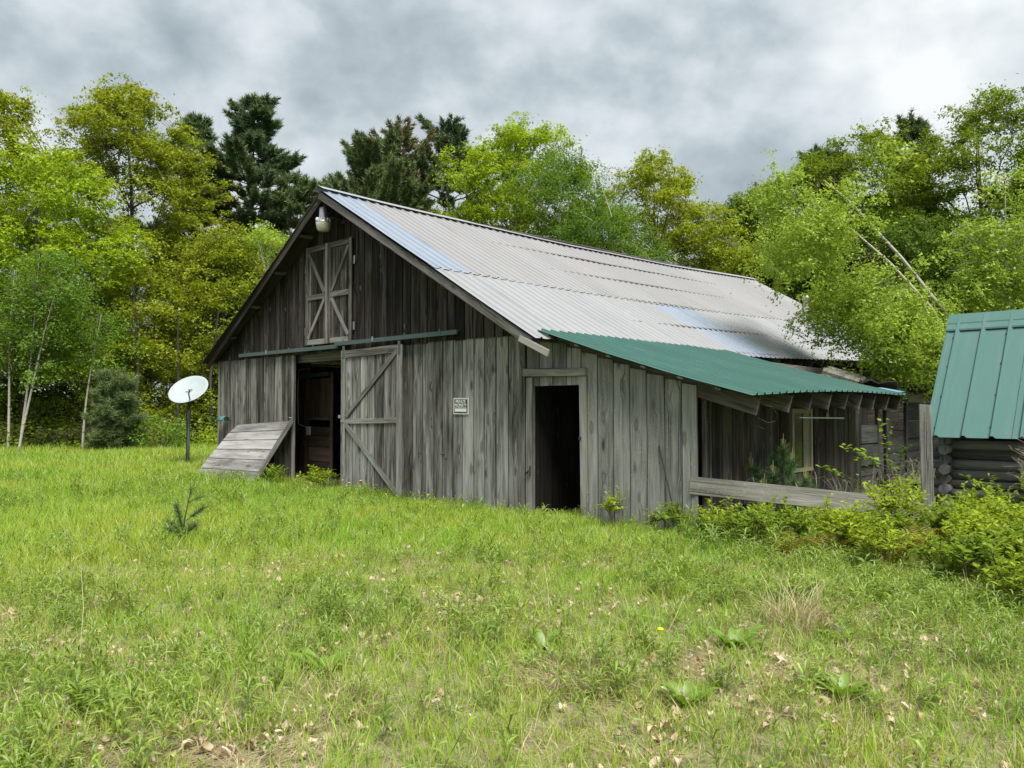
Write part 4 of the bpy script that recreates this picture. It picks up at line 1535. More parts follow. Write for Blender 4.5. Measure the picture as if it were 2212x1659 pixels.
def needle_tufts(rng, pos, axis_dir, n_per, length, width):
    """bundles of thin needles around each position, leaning along axis_dir"""
    n = len(pos)
    P = np.repeat(pos, n_per, 0)
    A = np.repeat(axis_dir, n_per, 0)
    d = unit(A * 0.9 + rng.normal(0, 0.62, (n * n_per, 3)))
    s = unit(np.cross(d, rng.normal(0, 1, (n * n_per, 3))))
    L = (length * rng.uniform(0.7, 1.2, n * n_per))[:, None]
    p0 = P - s * width * 0.5
    p1 = P + s * width * 0.5
    p2 = P + d * L + s * width * 0.15
    p3 = P + d * L - s * width * 0.15
    v = np.stack([p0, p1, p2, p3], 1).reshape(-1, 3)
    return v, np.arange(len(v)).reshape(-1, 4)


def conifer(name, label, x, y, H, r, cb, leaf, seed, whorl=0.75, per=6, rise=0.35, top_open=0.0, dens=1.0, group=None, needle=0.25, nw=0.05, shape=0.8, lean=(0, 0), bare=0.3, npt=9, twig=0.15):
    rng = np.random.default_rng(seed)
    rnd = random.Random(seed)
    root = thing(name, label, 'tree', tree_origin(x, y), 0, group)
    mb = MB()
    tr = 0.010 * H + 0.03

    def axis(z):
        s = z / H
        return Vector((lean[0] * s * s + 0.08 * math.sin(z * 0.5 + seed), lean[1] * s * s, z))
    pts = [axis(H * i / 10) for i in range(11)]
    pts[0].z = -0.15
    mb.tube(pts, [tr * (1 - 0.92 * i / 10) for i in range(11)], 7, cap=False)
    pos, dirs = [], []
    z = cb
    while z < H - 0.25:
        a0 = rnd.uniform(0, 6.28)
        tt = (z - cb) / (H - cb)
        env = r * (1 - tt) ** shape * (0.72 + 0.34 * math.sin(z * 1.25 + seed)) + 0.25
        if tt < 0.25:
            env *= 0.65 + 1.4 * tt
        for k in range(per):
            if rnd.random() < 0.16:
                continue
            a = a0 + 6.283 * k / per + rnd.uniform(-0.35, 0.35)
            L = env * rnd.uniform(0.45, 1.35)
            up = rise * (0.35 + 1.2 * tt) + rnd.uniform(-0.12, 0.12)
            s_ = axis(z + rnd.uniform(-0.15, 0.15))
            d_ = Vector((math.cos(a), math.sin(a), 0))
            m1 = s_ + d_ * L * 0.5 + Vector((0, 0, up * L * 0.35))
            e = s_ + d_ * L + Vector((0, 0, up * L))
            tube_np(mb, [s_, m1, e], 0.012 + 0.012 * L, 0.008, 3)
            # side twigs carrying needles
            nt = max(3, int(L / twig * dens))
            side = Vector((-math.sin(a), math.cos(a), 0))
            for i in range(nt):
                f = bare + (1 - bare) * (i + rnd.random()) / nt
                b_ = (s_.lerp(m1, f * 2) if f < 0.5 else m1.lerp(e, f * 2 - 1))
                reach = 0.42 * (1.15 - f) * min(L, 2.2) * rnd.uniform(0.3, 1.0)
                for sg_ in (-1, 1):
                    q = b_ + side * sg_ * reach * rnd.uniform(0.3, 1) + d_ * reach * 0.6 + Vector((0, 0, rnd.uniform(0.0, 0.16)))
                    pos.append(q[:])
                    dd = side * sg_ * 0.5 + d_ * 0.6 + Vector((0, 0, 0.55))
                    dirs.append(dd[:])
                    if rnd.random() < 0.55:
                        q2 = b_.lerp(q, 0.5)
                        pos.append(q2[:])
                        dirs.append(dd[:])
        z += whorl * rnd.uniform(0.75, 1.2) * (1 - 0.35 * tt)
    for i in range(8):
        pos.append(axis(H - 0.06 * i)[:])
        dirs.append((rnd.uniform(-.3, .3), rnd.uniform(-.3, .3), 1))
    pos, dd = np.array(pos), unit(np.array(dirs))
    key = ('needle', needle, nw, npt)
    if key not in SRC:
        rg = np.random.default_rng(len(SRC) + 300)
        ms = []
        for _ in range(5):
            k_ = npt * 4
            s_ = rg.uniform(0, 1, k_)
            p = np.stack([s_ * needle * 1.5, rg.normal(0, 0.03, k_), rg.normal(0, 0.03, k_)], 1)
            d_ = unit(np.array([1.0, 0, 0.15]) * 0.9 + rg.normal(0, 0.6, (k_, 3)))
            sd = unit(np.cross(d_, rg.normal(0, 1, (k_, 3))))
            L = (needle * rg.uniform(0.7, 1.25, k_))[:, None]
            ms.append(np.stack([p - sd * nw * 0.5, p + sd * nw * 0.5, p + d_ * L], 1))
        SRC[key] = np.stack(ms)
    m = len(pos)
    rot = np.stack([np.zeros(m), -np.arcsin(np.clip(dd[:, 2], -1, 1)) * rng.uniform(0.4, 1.1, m), np.arctan2(dd[:, 1], dd[:, 0])], 1)
    vv = place_variants(SRC[key], rng.integers(0, 5, m), pos, rng.uniform(0.75, 1.3, m), rot)
    obj('crown', mesh_np('crown', vv, np.arange(len(vv)).reshape(-1, 3), leaf), root)
    mb.build('trunk', B_DARK, root, True)
    return root


# ------------------------------------------------------------------ trees
GW = 'broadleaf trees of the wood on the left'
GB = 'broadleaf trees behind the barn'
GR = 'broadleaf trees of the wood on the right'
GP = 'tall pines behind the barn'
deciduous('maple_tree', 'tall yellowish maple cut by the left edge of the photo', -20.6, 31, 14.2, 2.3, 1.2, L_GOLD, B_BARK, 1, group=GW, leaf_size=0.17)
deciduous('maple_tree', 'tallest olive and orange tinged maple with domed crown left of the pines', -16.7, 34, 15.4, 3.7, 2.4, L_MAPLE, B_BARK, 2, top=0.34, dens=1.75, limbs=30, twigs=200, group=GW, leaf_size=0.17, lump=0.22)
deciduous('maple_tree', 'bright yellow green maple in front of the olive maple on the left', -17.2, 28, 10.8, 3.0, 2.6, L_YELLOW, B_BARK, 3, top=0.45, group=GW, leaf_size=0.16, lump=0.35)
deciduous('maple_tree', 'low olive maple filling the wood edge behind the satellite dish', -11.9, 32, 8.6, 2.5, 0.7, L_MAPLE, B_DARK, 5, top=0.4, group=GW, dens=2.0, leaf_size=0.15)
deciduous('maple_tree', 'low yellowish maple between the birches and the dish', -14.4, 30, 6.6, 2.1, 0.8, L_GOLD, B_DARK, 6, top=0.4, group=GW, dens=2.0, leaf_size=0.15)
deciduous('maple_tree', 'dark green understory tree behind the white birch trunks', -17.8, 29, 6.0, 2.4, 0.5, L_MID, B_DARK, 7, top=0.4, group=GW, dens=2.0, leaf_size=0.15)
deciduous('young_birch', 'fresh pale green young birch showing over the left slope of the barn roof', -10.6, 33.5, 9.0, 2.0, 0.8, L_PALE, B_BIRCH, 8, top=0.4, group=GW, dens=1.6, leaf_size=0.12, lump=0.35)
deciduous('young_birch', 'small pale birch left of the barn eave below the pines', -9.4, 32, 6.2, 1.7, 0.6, L_BIRCH, B_BIRCH, 9, top=0.4, group=GW, dens=1.8, leaf_size=0.12)
deciduous('maple_tree', 'mid green tree just left of the barn wall at the wood edge', -12.6, 36, 7.4, 2.2, 0.5, L_MID, B_DARK, 10, top=0.4, group=GW, dens=2.0, leaf_size=0.16)


def birch(label, x, y, H, lean, seed, cb, r):
    root = thing('white_birch', label, 'tree', tree_origin(x, y), 0, 'white trunked birches on the left')
    rng = np.random.default_rng(seed)
    mb = MB()
    mt = MB()
    pts = []
    for i in range(9):
        s = i / 8
        pts.append(Vector((lean * (s ** 1.25) + 0.05 * math.sin(5 * s + seed), 0.05 * math.sin(3 * s), H * s)))
    pts[0].z = -0.1
    mb.tube(pts, [0.045 * (1 - 0.8 * i / 8) for i in range(9)], 7, cap=False)
    n = int(3000 * r * (H - cb) / 6)
    nc = max(12, n // 40)
    s = cb / H + (1 - cb / H) * rng.uniform(0, 1, nc)
    ax = np.stack([lean * s ** 1.25, 0 * s, H * s], 1)
    a = rng.uniform(0, 6.28, nc)
    rr = r * np.sqrt(rng.uniform(0.05, 1, nc)) * (1.15 - s * 0.7)
    c = ax + np.stack([rr * np.cos(a), rr * np.sin(a), rng.uniform(-.3, .3, nc)], 1)
    for i in range(nc):
        tube_np(mt, [Vector(ax[i]), Vector(ax[i]).lerp(Vector(c[i]), 0.5) + Vector((0, 0, 0.08)), Vector(c[i])], 0.012, 0.004, 3)
    c[:, 1] += 0.45
    crown_of(root, c, 2.4, (0.28, 0.28, 0.2), L_BIRCH, 0.085, 0.42, rng, 0.68, 0.4)
    mb.build('trunk', B_BIRCH, root, True)
    mt.build('branches', B_TWIG, root)


birch('straightest of the white birch trunks, rising high into the leaves', -15.35, 24.6, 6.3, 0.55, 31, 2.6, 1.5)
birch('strongly leaning white birch trunk beside the straight one', -15.25, 24.3, 5.4, 1.25, 32, 2.4, 1.2)
birch('thin pale birch stem left of the two white trunks', -15.9, 24.8, 5.8, 0.12, 33, 2.4, 1.3)
birch('thin leaning birch sapling between the white trunks and the small pine', -13.75, 25.2, 4.4, 0.5, 34, 1.9, 1.2)

conifer('pine_tree', 'left hand tall pine of the pair left of the barn peak', -16.9, 42, 16.8, 4.2, 5.0, L_NEEDLE, 41, group=GP, whorl=0.72, per=7, rise=0.34, shape=0.62, npt=10)
conifer('pine_tree', 'tallest dark pine of the pair left of the barn peak', -13.9, 42, 18.0, 5.4, 4.0, L_NEEDLE, 42, group=GP, whorl=0.72, per=7, rise=0.26, shape=0.75, npt=11)
conifer('pine_tree', 'shorter lighter pine nearest to the left slope of the roof', -11.2, 41, 13.4, 3.2, 4.0, L_NEEDLE2, 43, group=GP, whorl=0.65, rise=0.3, shape=0.75, npt=9)
conifer('pine_tree', 'broad pine with upswept boughs directly behind the barn peak', -8.2, 45, 16.4, 5.2, 4.0, L_NEEDLE2, 44, group=GP, whorl=0.6, per=7, rise=0.75, shape=0.62, npt=10)
conifer('pine_tree', 'thin brownish pine top right of the broad pine', -6.9, 47, 18.0, 2.2, 9.0, L_NEEDLEB, 45, group=GP, whorl=0.55, rise=0.8, shape=0.42, dens=0.55, npt=7)
conifer('pine_tree', 'dark gappy pine with leaning trunk left of the yellow green tree', -3.9, 50, 19.4, 3.6, 11.6, L_NEEDLE, 46, group=GP, whorl=0.75, per=6, rise=0.62, shape=0.42, dens=0.8, lean=(-0.3, 0), npt=9)
conifer('pine_tree', 'tiny dark pine tip just above the yellow green tree', 0.2, 53, 20.0, 1.5, 12.5, L_NEEDLE, 47, group=GP, whorl=0.7, rise=0.5, shape=0.6)

deciduous('maple_tree', 'large yellow green tree behind the front half of the roof', 0.3, 40, 16.0, 4.0, 4.6, L_YELLOW, B_BARK, 61, top=0.45, group=GB, leaf_size=0.18, dens=1.5, limbs=28, twigs=200, lump=0.3)
deciduous('maple_tree', 'low yellow green tree at the left foot of the large one', -3.0, 41, 11.6, 2.0, 4.6, L_GOLD, B_BARK, 66, top=0.5, group=GB, leaf_size=0.18, dens=1.5)
deciduous('birch_tree', 'darker fine leaved birch in front of the large yellow green tree', 2.3, 36, 13.2, 2.5, 4.0, L_BIRCH, B_BIRCH, 62, top=0.4, group=GB, leaf_size=0.125, dens=1.5, droop=0.8, limbs=22)
deciduous('birch_tree', 'low mid green birch between the two yellow green trees', 4.9, 37, 11.0, 2.4, 4.0, L_BIRCH, B_BIRCH, 63, top=0.4, group=GB, leaf_size=0.125, dens=1.6, droop=0.8)
deciduous('maple_tree', 'yellow green tree behind the middle of the roof', 7.2, 40, 14.2, 3.1, 4.6, L_GOLD, B_BARK, 64, top=0.42, group=GB, leaf_size=0.18, dens=1.55, limbs=26, twigs=200, lump=0.3)
deciduous('maple_tree', 'golden tree right of the roof middle with drooping edge', 9.6, 39, 11.6, 2.4, 4.0, L_GOLD, B_BARK, 65, top=0.42, group=GB, leaf_size=0.17, dens=1.6)
deciduous('maple_tree', 'dark green tree in the dip where the sky comes lowest', 12.2, 44, 13.2, 2.5, 3.6, L_DEEP, B_DARK, 67, top=0.42, group=GB, leaf_size=0.18, dens=2.0)
deciduous('maple_tree', 'mid green tree behind the far end of the roof', 14.4, 42, 13.8, 2.6, 3.6, L_MID, B_DARK, 68, top=0.5, group=GB, leaf_size=0.18, dens=1.9)

deciduous('oak_tree', 'wide green tree left of the tallest one on the right', 17.2, 39, 15.1, 3.9, 4.0, L_MID, B_DARK, 71, top=0.55, group=GR, leaf_size=0.18, dens=1.6, limbs=28, twigs=200, lump=0.3)
deciduous('oak_tree', 'tallest green tree at the right edge of the photo', 21.6, 36, 15.9, 3.7, 3.0, L_MID, B_DARK, 72, top=0.5, group=GR, leaf_size=0.18, dens=1.7, limbs=28, twigs=200, lump=0.32)
deciduous('oak_tree', 'outermost tree of the right wood, cut by the photo edge', 24.4, 34, 15.2, 2.9, 3.0, L_YELLOW, B_DARK, 73, top=0.5, group=GR, leaf_size=0.18, dens=1.5)
deciduous('maple_tree', 'dark understory tree behind the two leaning white stems', 17.0, 33, 9.4, 3.0, 1.0, L_DEEP, B_DARK, 75, top=0.45, group=GR, leaf_size=0.16, dens=1.8)
deciduous('maple_tree', 'dark understory tree behind the small birch at right', 20.6, 31, 8.6, 2.8, 1.0, L_MID, B_DARK, 76, top=0.45, group=GR, leaf_size=0.16, dens=1.8)
deciduous('oak_tree', 'dark tree filling the gap between the two big trees on the right', 19.8, 41, 13.0, 4.2, 2.0, L_DEEP, B_DARK, 79, top=0.5, group=GR, leaf_size=0.2, dens=1.5)
deciduous('oak_tree', 'dark green tree behind the crown of the leaning birch', 15.6, 37, 10.5, 2.8, 1.5, L_DEEP, B_DARK, 80, top=0.5, group=GR, leaf_size=0.18, dens=1.5)
conifer('pine_tree', 'dark pine tip poking out above the right hand wood', 22.9, 44.5, 17.9, 1.5, 9.0, L_NEEDLE, 77, group=None, whorl=0.6, rise=0.5, shape=0.6)
conifer('pine_tree', 'dark pine half hidden at the left shoulder of the right wood', 17.3, 43.5, 15.6, 2.4, 6.0, L_NEEDLE, 78, group=None, whorl=0.6, rise=0.5, shape=0.6)


def leaning_birch():
    root = thing('leaning_birch', 'pale green birch with two white stems leaning left over the barn roof', 'tree', (9.76, 16.5, gz(9.76, 16.5) + 0.18))
    root.scale = (0.887, 0.887, 0.887)
    rng = np.random.default_rng(81)
    mb = MB()
    stems = [([(0.0, 0, -0.5), (-0.15, 0, 1.6), (-0.75, 0.0, 3.9), (-1.7, 0.1, 5.2), (-2.9, 0.2, 6.6), (-3.5, 0.2, 7.1)], 0.07), ([(-0.1, 0, -0.5), (-0.3, 0, 1.6), (-1.05, -0.1, 3.9), (-2.1, -0.2, 5.0), (-3.0, -0.2, 5.8), (-3.9, -0.2, 6.4)], 0.055)]
    for pts, r_ in stems:
        mb.tube([Vector(p) for p in pts], [r_ * (1 - 0.8 * i / 5) for i in range(6)], 7, cap=False)
    lines = [(np.array(p), q) for p, q in stems]
    # drooping crown: boughs from the stems, leaves hanging from them
    c = []
    for i in range(420):
        a, u, s = rng.uniform(0, 6.28), math.sqrt(rng.uniform(0, 1)), rng.uniform(0, 1)
        cx_, cz_ = -2.75, 4.55
        p = np.array([cx_ + 2.0 * u * math.cos(a), rng.normal(0, 0.95), cz_ + 2.05 * u * math.sin(a)])
        p[0] -= 0.22 * (p[2] - cz_)
        tx = float(np.interp(p[2], [0, 3.9, 5.2, 6.6, 7.2], [0.0, -0.75, -1.7, -2.9, -3.5]))
        if p[0] > tx - 0.35 and p[2] > 3.2:
            continue
        if p[0] < -4.0 + (4.18 - p[2]) * 1.3:
            continue
        p[1] += 0.45
        if vnoise(p[0] * 1.0 + 9, p[2] * 1.0, 0.9, 3) < 0.22:
            continue
        c.append(p)
    for i in range(40):
        c.append(np.array([-1.2 + rng.normal(0, 0.5), rng.normal(0, 0.5), 2.9 + rng.uniform(-0.75, 0.9)]))
    for i in range(12):
        s = rng.uniform(0, 1)
        c.append(np.array([-4.4 - 0.6 * s + rng.normal(0, 0.1), rng.normal(0, 0.3), 6.4 + 0.6 * (1 - s) + rng.normal(0, 0.12)]))
    c = np.array(c)
    al = np.concatenate([np.linspace(l[i], l[i + 1], 5) for l, _ in lines for i in range(2, 5)])
    mt = MB()
    for i in range(0, len(c), 3):
        j = int(np.argmin(((al - c[i]) ** 2).sum(1) + rng.uniform(0, 1.5, len(al))))
        s_, e = Vector(al[j]), Vector(c[i])
        tube_np(mt, [s_, s_.lerp(e, 0.5) + Vector((0, 0, 0.22)), e], 0.010, 0.003, 3)
    crown_of(root, c, 5.5, (0.2, 0.24, 0.24), L_PALE, 0.08, 0.30, rng, 0.72, 0.8, 44)
    mb.build('trunk', B_BIRCH, root, True)
    mt.build('branches', B_TWIG, root)


leaning_birch()


def small_birch():
    root = thing('small_birch', 'small pale birch with forked white stem above the cabin roof', 'tree', (10.3, 16.2, gz(10.3, 16.2)))
    rng = np.random.default_rng(82)
    mb = MB()
    stems = [[(0.05, 0, -0.1), (0.02, 0, 2.0), (-0.02, 0, 3.9), (-0.08, 0, 5.2), (-0.05, 0, 6.3)], [(0.0, 0, 4.0), (0.18, 0, 4.5), (0.30, 0, 5.0), (0.36, 0, 5.7)], [(0.0, 0, 4.4), (-0.35, 0, 4.9), (-0.8, 0, 5.1)], [(0.0, 0, 3.8), (-0.5, 0.1, 4.2), (-0.9, 0.1, 4.5)], [(0.05, 0, 4.9), (0.6, -0.1, 5.4), (0.9, 0, 5.5)]]
    for i, p in enumerate(stems):
        tube_np(mb, [Vector(q) for q in p], 0.05 if i == 0 else 0.022, 0.008, 6)
    al = np.concatenate([np.linspace(np.array(p[i]), np.array(p[i + 1]), 6) for p in stems for i in range(len(p) - 1)])
    al = al[al[:, 2] > 3.5]
    c = []
    for i in range(130):
        b = al[rng.integers(0, len(al))]
        q = b + np.array([rng.normal(0, 0.36), rng.normal(0, 0.36), rng.normal(0.0, 0.25)])
        c.append(q)
        tube_np(mb, [Vector(b), Vector(q)], 0.007, 0.003, 3)
    for i in range(50):
        c.append(np.array([rng.uniform(-1.3, 1.3), rng.normal(0, 0.3), 3.6 + rng.normal(0, 0.25)]))
    c = np.array(c)
    crown_of(root, c, 2.6, (0.14, 0.14, 0.12), L_PALE, 0.068, 0.24, rng, 0.7, 0.5, 40)
    mb.build('trunk', B_BIRCH, root, True)


small_birch()

conifer('small_pine', 'small soft pale pine at the wood edge left of the satellite dish', -12.5, 25.0, 2.3, 1.05, 0.15, L_NEEDLEP, 85, whorl=0.22, per=8, rise=0.7, shape=0.7, needle=0.12, nw=0.018, bare=0.1, npt=9, twig=0.08)


def blob_shrub(label, x, y, H, r, leaf, seed, n, ls=0.09, group='low shrubs along the wood edge', name='shrub'):
    root = thing(name, label, 'shrub', (x, y, gz(x, y)), 0, group)
    rng = np.random.default_rng(seed)
    mb = MB()
    c = []
    for i in range(max(14, n // 60)):
        a, q = rng.uniform(0, 6.28), math.sqrt(rng.uniform(0, 1))
        p = np.array([r * q * math.cos(a), r * q * math.sin(a), H * rng.uniform(0.15, 1) * (1 - 0.35 * q)])
        c.append(p)
        tube_np(mb, [Vector((p[0] * 0.15, p[1] * 0.15, -0.03)), Vector(p * (0.6, 0.6, 0.55)), Vector(p)], 0.012, 0.004, 3)
    c = np.array(c)
    k = rng.integers(0, len(c), n)
    pos = c[k] + rng.normal(0, 1, (n, 3)) * (0.18, 0.18, 0.12)
    pos[:, 2] = np.maximum(pos[:, 2], 0.03)
    v, f = leaf_quads(rng, pos, np.full(n, ls), 0.8)
    obj('foliage', mesh_np('foliage', v, f, leaf), root)
    mb.build('stem', B_TWIG, root)


blob_shrub('low leafy shrub just right of the small pale pine', -11.4, 25.6, 1.2, 0.9, L_BIRCH, 91, 1500)
blob_shrub('lowest bright shrub behind the dish pole', -9.7, 26.8, 0.9, 0.8, L_YELLOW, 92, 1100)
blob_shrub('shrub in the dark under the olive maple near the barn wall', -9.6, 28.5, 1.7, 1.0, L_MID, 93, 1500)


def forest_mass():
    """the far wood that closes the view between the trunks"""
    rng = np.random.default_rng(99)
    P, S = [], []
    for x0, x1, y0, y1, h0, h1, n in ((-60, -17.5, 36, 58, 0.0, 13.0, 12000), (-18, -8, 44, 56, 0.0, 6.0, 4000), (-8, 12, 44, 58, 0.0, 10.5, 7500), (12, 60, 44, 60, 0.0, 13.0, 13000), (25, 45, 20, 40, 0.0, 11.0, 5000), (-48, -24, 20, 36, 0.0, 11.0, 5000), (-40, 30, 52, 64, 0, 5, 3500)):
        x, y = rng.uniform(x0, x1, n), rng.uniform(y0, y1, n)
        top = h0 + (h1 - h0) * (0.62 + 0.5 * vnoise(x, y, 4.0, 5))
        P.append(np.stack([x, y, gz(x, y) + top * rng.uniform(0.0, 1, n) ** 0.75], 1))
        S.append(np.full(n, 0.42))
    P, S = np.concatenate(P), np.concatenate(S)
    v, f = leaf_quads(rng, P, S, 0.7)
    o = obj('far_woods', mesh_np('far_woods', v, f, L_DEEP))
    tag(o, 'dark far wood behind the nearer trees', 'woods', kind='stuff')
    # undergrowth along the edge
    n = 20000
    x = rng.uniform(-34, -7.5, n)
    edge = np.interp(x, [-34, -17, -13, -10, -7.5], [20.5, 23.6, 25.8, 27.6, 29.0])
    y = edge + rng.gamma(1.6, 1.6, n)
    u, v_ = to_uv(x, y)
    ok = ~((u > -10.6) & (v_ > -0.5))
    x, y = x[ok], y[ok]
    hh = (0.35 + 2.1 * np.clip((y - np.interp(x, [-34, -17, -13, -10, -7.5], [20.5, 23.6, 25.8, 27.6, 29.0])) / 3.5, 0, 1)) * rng.uniform(0, 1, len(x)) * (0.4 + 0.9 * vnoise(x, y, 1.3, 8))
    P = np.stack([x, y, gz(x, y) + hh], 1)
    v, f = leaf_quads(rng, P, np.full(len(P), 0.13), 0.8)
    o = obj('undergrowth', mesh_np('undergrowth', v, f, L_MID))
    tag(o, 'dark leafy undergrowth along the left wood edge', 'undergrowth', kind='stuff')
    # tree stems standing in the dark of the wood
    grp = 'dark stems inside the left wood'
    for i, (x, y, h, lab) in enumerate(((-18.2, 27.5, 6, 'dark stem behind the left photo edge birch'), (-16.6, 27.2, 7, 'dark stem directly behind the two white birch trunks'), (-13.6, 28.4, 6, 'dark stem left of the small pale pine'), (-12.4, 29.2, 5, 'dark stem right behind the small pale pine'), (-11.2, 29.4, 5, 'dark stem between the small pine and the dish pole'), (-10.4, 30.6, 5, 'dark stem just right of the dish pole'), (-15.0, 28.4, 6, 'dark stem right of the leaning birch'), (-19.6, 27.0, 6, 'outermost dark stem at the left photo edge'))):
        t = thing('tree_stem', lab, 'tree stem', (x, y, gz(x, y)), 0, grp)
        mb = MB()
        tube_np(mb, [Vector((0, 0, -0.1)), Vector((0.1 * math.sin(i), 0, h * 0.5)), Vector((0.2 * math.sin(i * 2.0), 0, h))], 0.08, 0.03, 6)
        mb.build('trunk', B_DARK, t, True)


forest_mass()

# ------------------------------------------------------------------ shrubs, ferns and saplings on the right


def meadow_shrub(label, x, y, H, r, leaf, seed, stems=16, name='shrub', group='yellow green shrubs in front of the fence rail', lf=0.068, whorl=True):
    root = thing(name, label, 'shrub', (x, y, gz(x, y)), 0, group)
    rng = np.random.default_rng(seed)
    mb = MB()
    P, T = [], []
    for i in range(stems):
        a = rng.uniform(0, 6.28)
        rr = r * math.sqrt(rng.uniform(0.02, 1))
        hh = H * rng.uniform(0.6, 1.0) * (1.05 - 0.35 * rr / r)
        e = Vector((rr * math.cos(a), rr * math.sin(a), hh))
        s_ = Vector((e.x * 0.3, e.y * 0.3, -0.03))
        m = s_.lerp(e, 0.55) + Vector((rng.normal(0, 0.03), rng.normal(0, 0.03), 0.05))
        tube_np(mb, [s_, m, e], 0.006, 0.0025, 3)
        tips = [(m, e)]
        for k in range(4):
            f = rng.uniform(0.35, 0.95)
            b = s_.lerp(m, f * 2) if f < 0.5 else m.lerp(e, f * 2 - 1)
            e2 = b + Vector((rng.normal(0, 0.11), rng.normal(0, 0.11), rng.uniform(0.05, 0.22)))
            tube_np(mb, [b, e2], 0.003, 0.0015, 3)
            tips.append((b, e2))
        for b, e2 in tips:
            L = (e2 - b).length
            nn = max(7, int(L / 0.016))
            nn = min(nn, 30)
            for k in range(nn):
                f = 0.15 + 0.87 * (k + rng.random()) / nn
                q = b.lerp(e2, f)
                an = rng.uniform(0, 6.28)
                d = Vector((math.cos(an), math.sin(an), rng.uniform(0.1, 0.9)))
                P.append(q[:])
                T.append(d.normalized()[:])
    P, T = np.array(P), np.array(T)
    n = len(P)
    L = (lf * rng.uniform(0.6, 1.25, n))[:, None]
    s = unit(np.cross(T, np.array([0, 0, 1.0]) + rng.normal(0, 0.25, (n, 3))))
    up = np.cross(s, T)
    W = L * 0.21
    p0 = P
    p1 = P + T * L * 0.5 + s * W + up * L * 0.06
    p2 = P + T * L - up * L * 0.08
    p3 = P + T * L * 0.5 - s * W + up * L * 0.06
    v = np.stack([p0, p1, p2, p3], 1).reshape(-1, 3)
    obj('foliage', mesh_np('foliage', v, np.arange(n * 4).reshape(n, 4), leaf), root)
    mb.build('stem', B_TWIG, root)
    return root


SHR = [  # label, x, y, H, r, leaf, stems
    ('yellow green shrub against the bottom of the lean-to corner', 2.55, 9.75, 0.42, 0.35, L_SHRUB, 14),
    ('low green shrub under the left part of the fence rail', 3.15, 9.35, 0.62, 0.45, L_SHRUB2, 20),
    ('bright shrub under the middle of the fence rail', 3.75, 9.1, 0.66, 0.42, L_SHRUB, 20),
    ('green shrub with thin dark twigs below the rail end', 4.15, 8.7, 0.55, 0.40, L_SHRUB2, 18),
    ('tall yellow green shrub covering the right end of the rail', 4.5, 9.2, 0.70, 0.36, L_SHRUB, 22),
    ('shrub wrapping the foot of the square fence post', 5.1, 9.1, 0.46, 0.34, L_SHRUB2, 18),
    ('brightest shrub, low in front of the fence post', 4.55, 7.7, 0.56, 0.40, L_SHRUB, 22),
    ('bright shrub right of the post below the cabin logs', 5.35, 8.3, 0.62, 0.42, L_SHRUB, 22),
    ('darker shrub at the right photo edge below the cabin', 5.55, 7.6, 0.60, 0.45, L_SHRUB2, 22),
    ('bright shrub at the right photo edge under the pale pane', 5.95, 8.4, 0.52, 0.42, L_SHRUB, 22),
    ('tall leafy shrub standing against the cabin logs', 5.62, 9.45, 0.72, 0.26, L_SHRUB2, 14),
    ('slim shrub rising to the cabin eave at the right edge', 6.12, 9.2, 1.0, 0.2, L_SHRUB, 9),
    ('small yellow green shrub nearest to the camera on the right', 5.0, 7.0, 0.40, 0.35, L_SHRUB, 16),
    ('single yellow green sapling in front of the grey lean-to boards', 1.42, 10.75, 0.55, 0.16, L_SHRUB, 6),
    ('little leafy shrub at the foot of the leaning rod', 2.0, 10.2, 0.34, 0.28, L_SHRUB2, 10),
    ('leafy weed clump at the sill of the open barn doorway', -3.75, 15.6, 0.42, 0.4, L_SHRUB, 12),
    ('weed clump beside the leaning panel', -4.9, 16.1, 0.38, 0.3, L_SHRUB2, 9),
    ('dark stemmed shrub in the right foreground before the brightest one', 4.35, 6.9, 0.46, 0.42, L_SHRUB2, 20),
    ('yellow green shrub low at the right photo edge, nearest of all', 4.7, 6.3, 0.42, 0.38, L_SHRUB, 18),
    ('broad green shrub between the ferns and the right photo edge', 4.75, 7.3, 0.5, 0.45, L_SHRUB2, 22),
    ('thin yellow green shrub left of the rusty fern', 3.55, 8.5, 0.46, 0.3, L_SHRUB, 14),
    ('dense dark shrub between the rail end and the post', 4.75, 8.6, 0.62, 0.4, L_SHRUB2, 22),
    ('yellow green shrub right below the post foot', 4.95, 8.0, 0.6, 0.4, L_SHRUB, 22),
    ('rounded green shrub under the cabin logs, left of the photo edge', 5.5, 8.95, 0.5, 0.36, L_SHRUB2, 18),
    ('tall bright shrub cut by the right photo edge below the cabin', 5.3, 7.1, 0.72, 0.42, L_SHRUB, 24),
    ('dark stemmed green shrub next to the bright one at the right edge', 4.9, 6.7, 0.58, 0.42, L_SHRUB2, 22),
    ('spreading shrub in front of the drooping fern', 3.95, 7.1, 0.42, 0.36, L_SHRUB2, 16),
    ('loose dark stemmed shrub low at the right photo edge in front of the bright one', 4.35, 5.75, 0.45, 0.4, L_SHRUB2, 16),
    ('small bright shrub left of the nearest right edge shrub', 4.0, 6.2, 0.36, 0.3, L_SHRUB, 12),
    ('tall loose shrub climbing in front of the cabin logs right of the post', 5.4, 9.3, 0.62, 0.24, L_SHRUB, 11),
    ('low shrub between the two middle ferns', 3.6, 7.7, 0.40, 0.32, L_SHRUB, 14),
    ('green shrub in front of the lean-to corner, beside the rail', 2.75, 9.2, 0.40, 0.36, L_SHRUB2, 14),
]
for i, (lb, x, y, H, r, lf_, st) in enumerate(SHR):
    meadow_shrub(lb, x, y, H * (0.85 if i < 4 else 1.2 if i < 13 else 0.9 if i < 17 else 1.22), r, lf_, 300 + i, st, group=None if 13 <= i < 17 else 'yellow green shrubs in front of the fence rail')


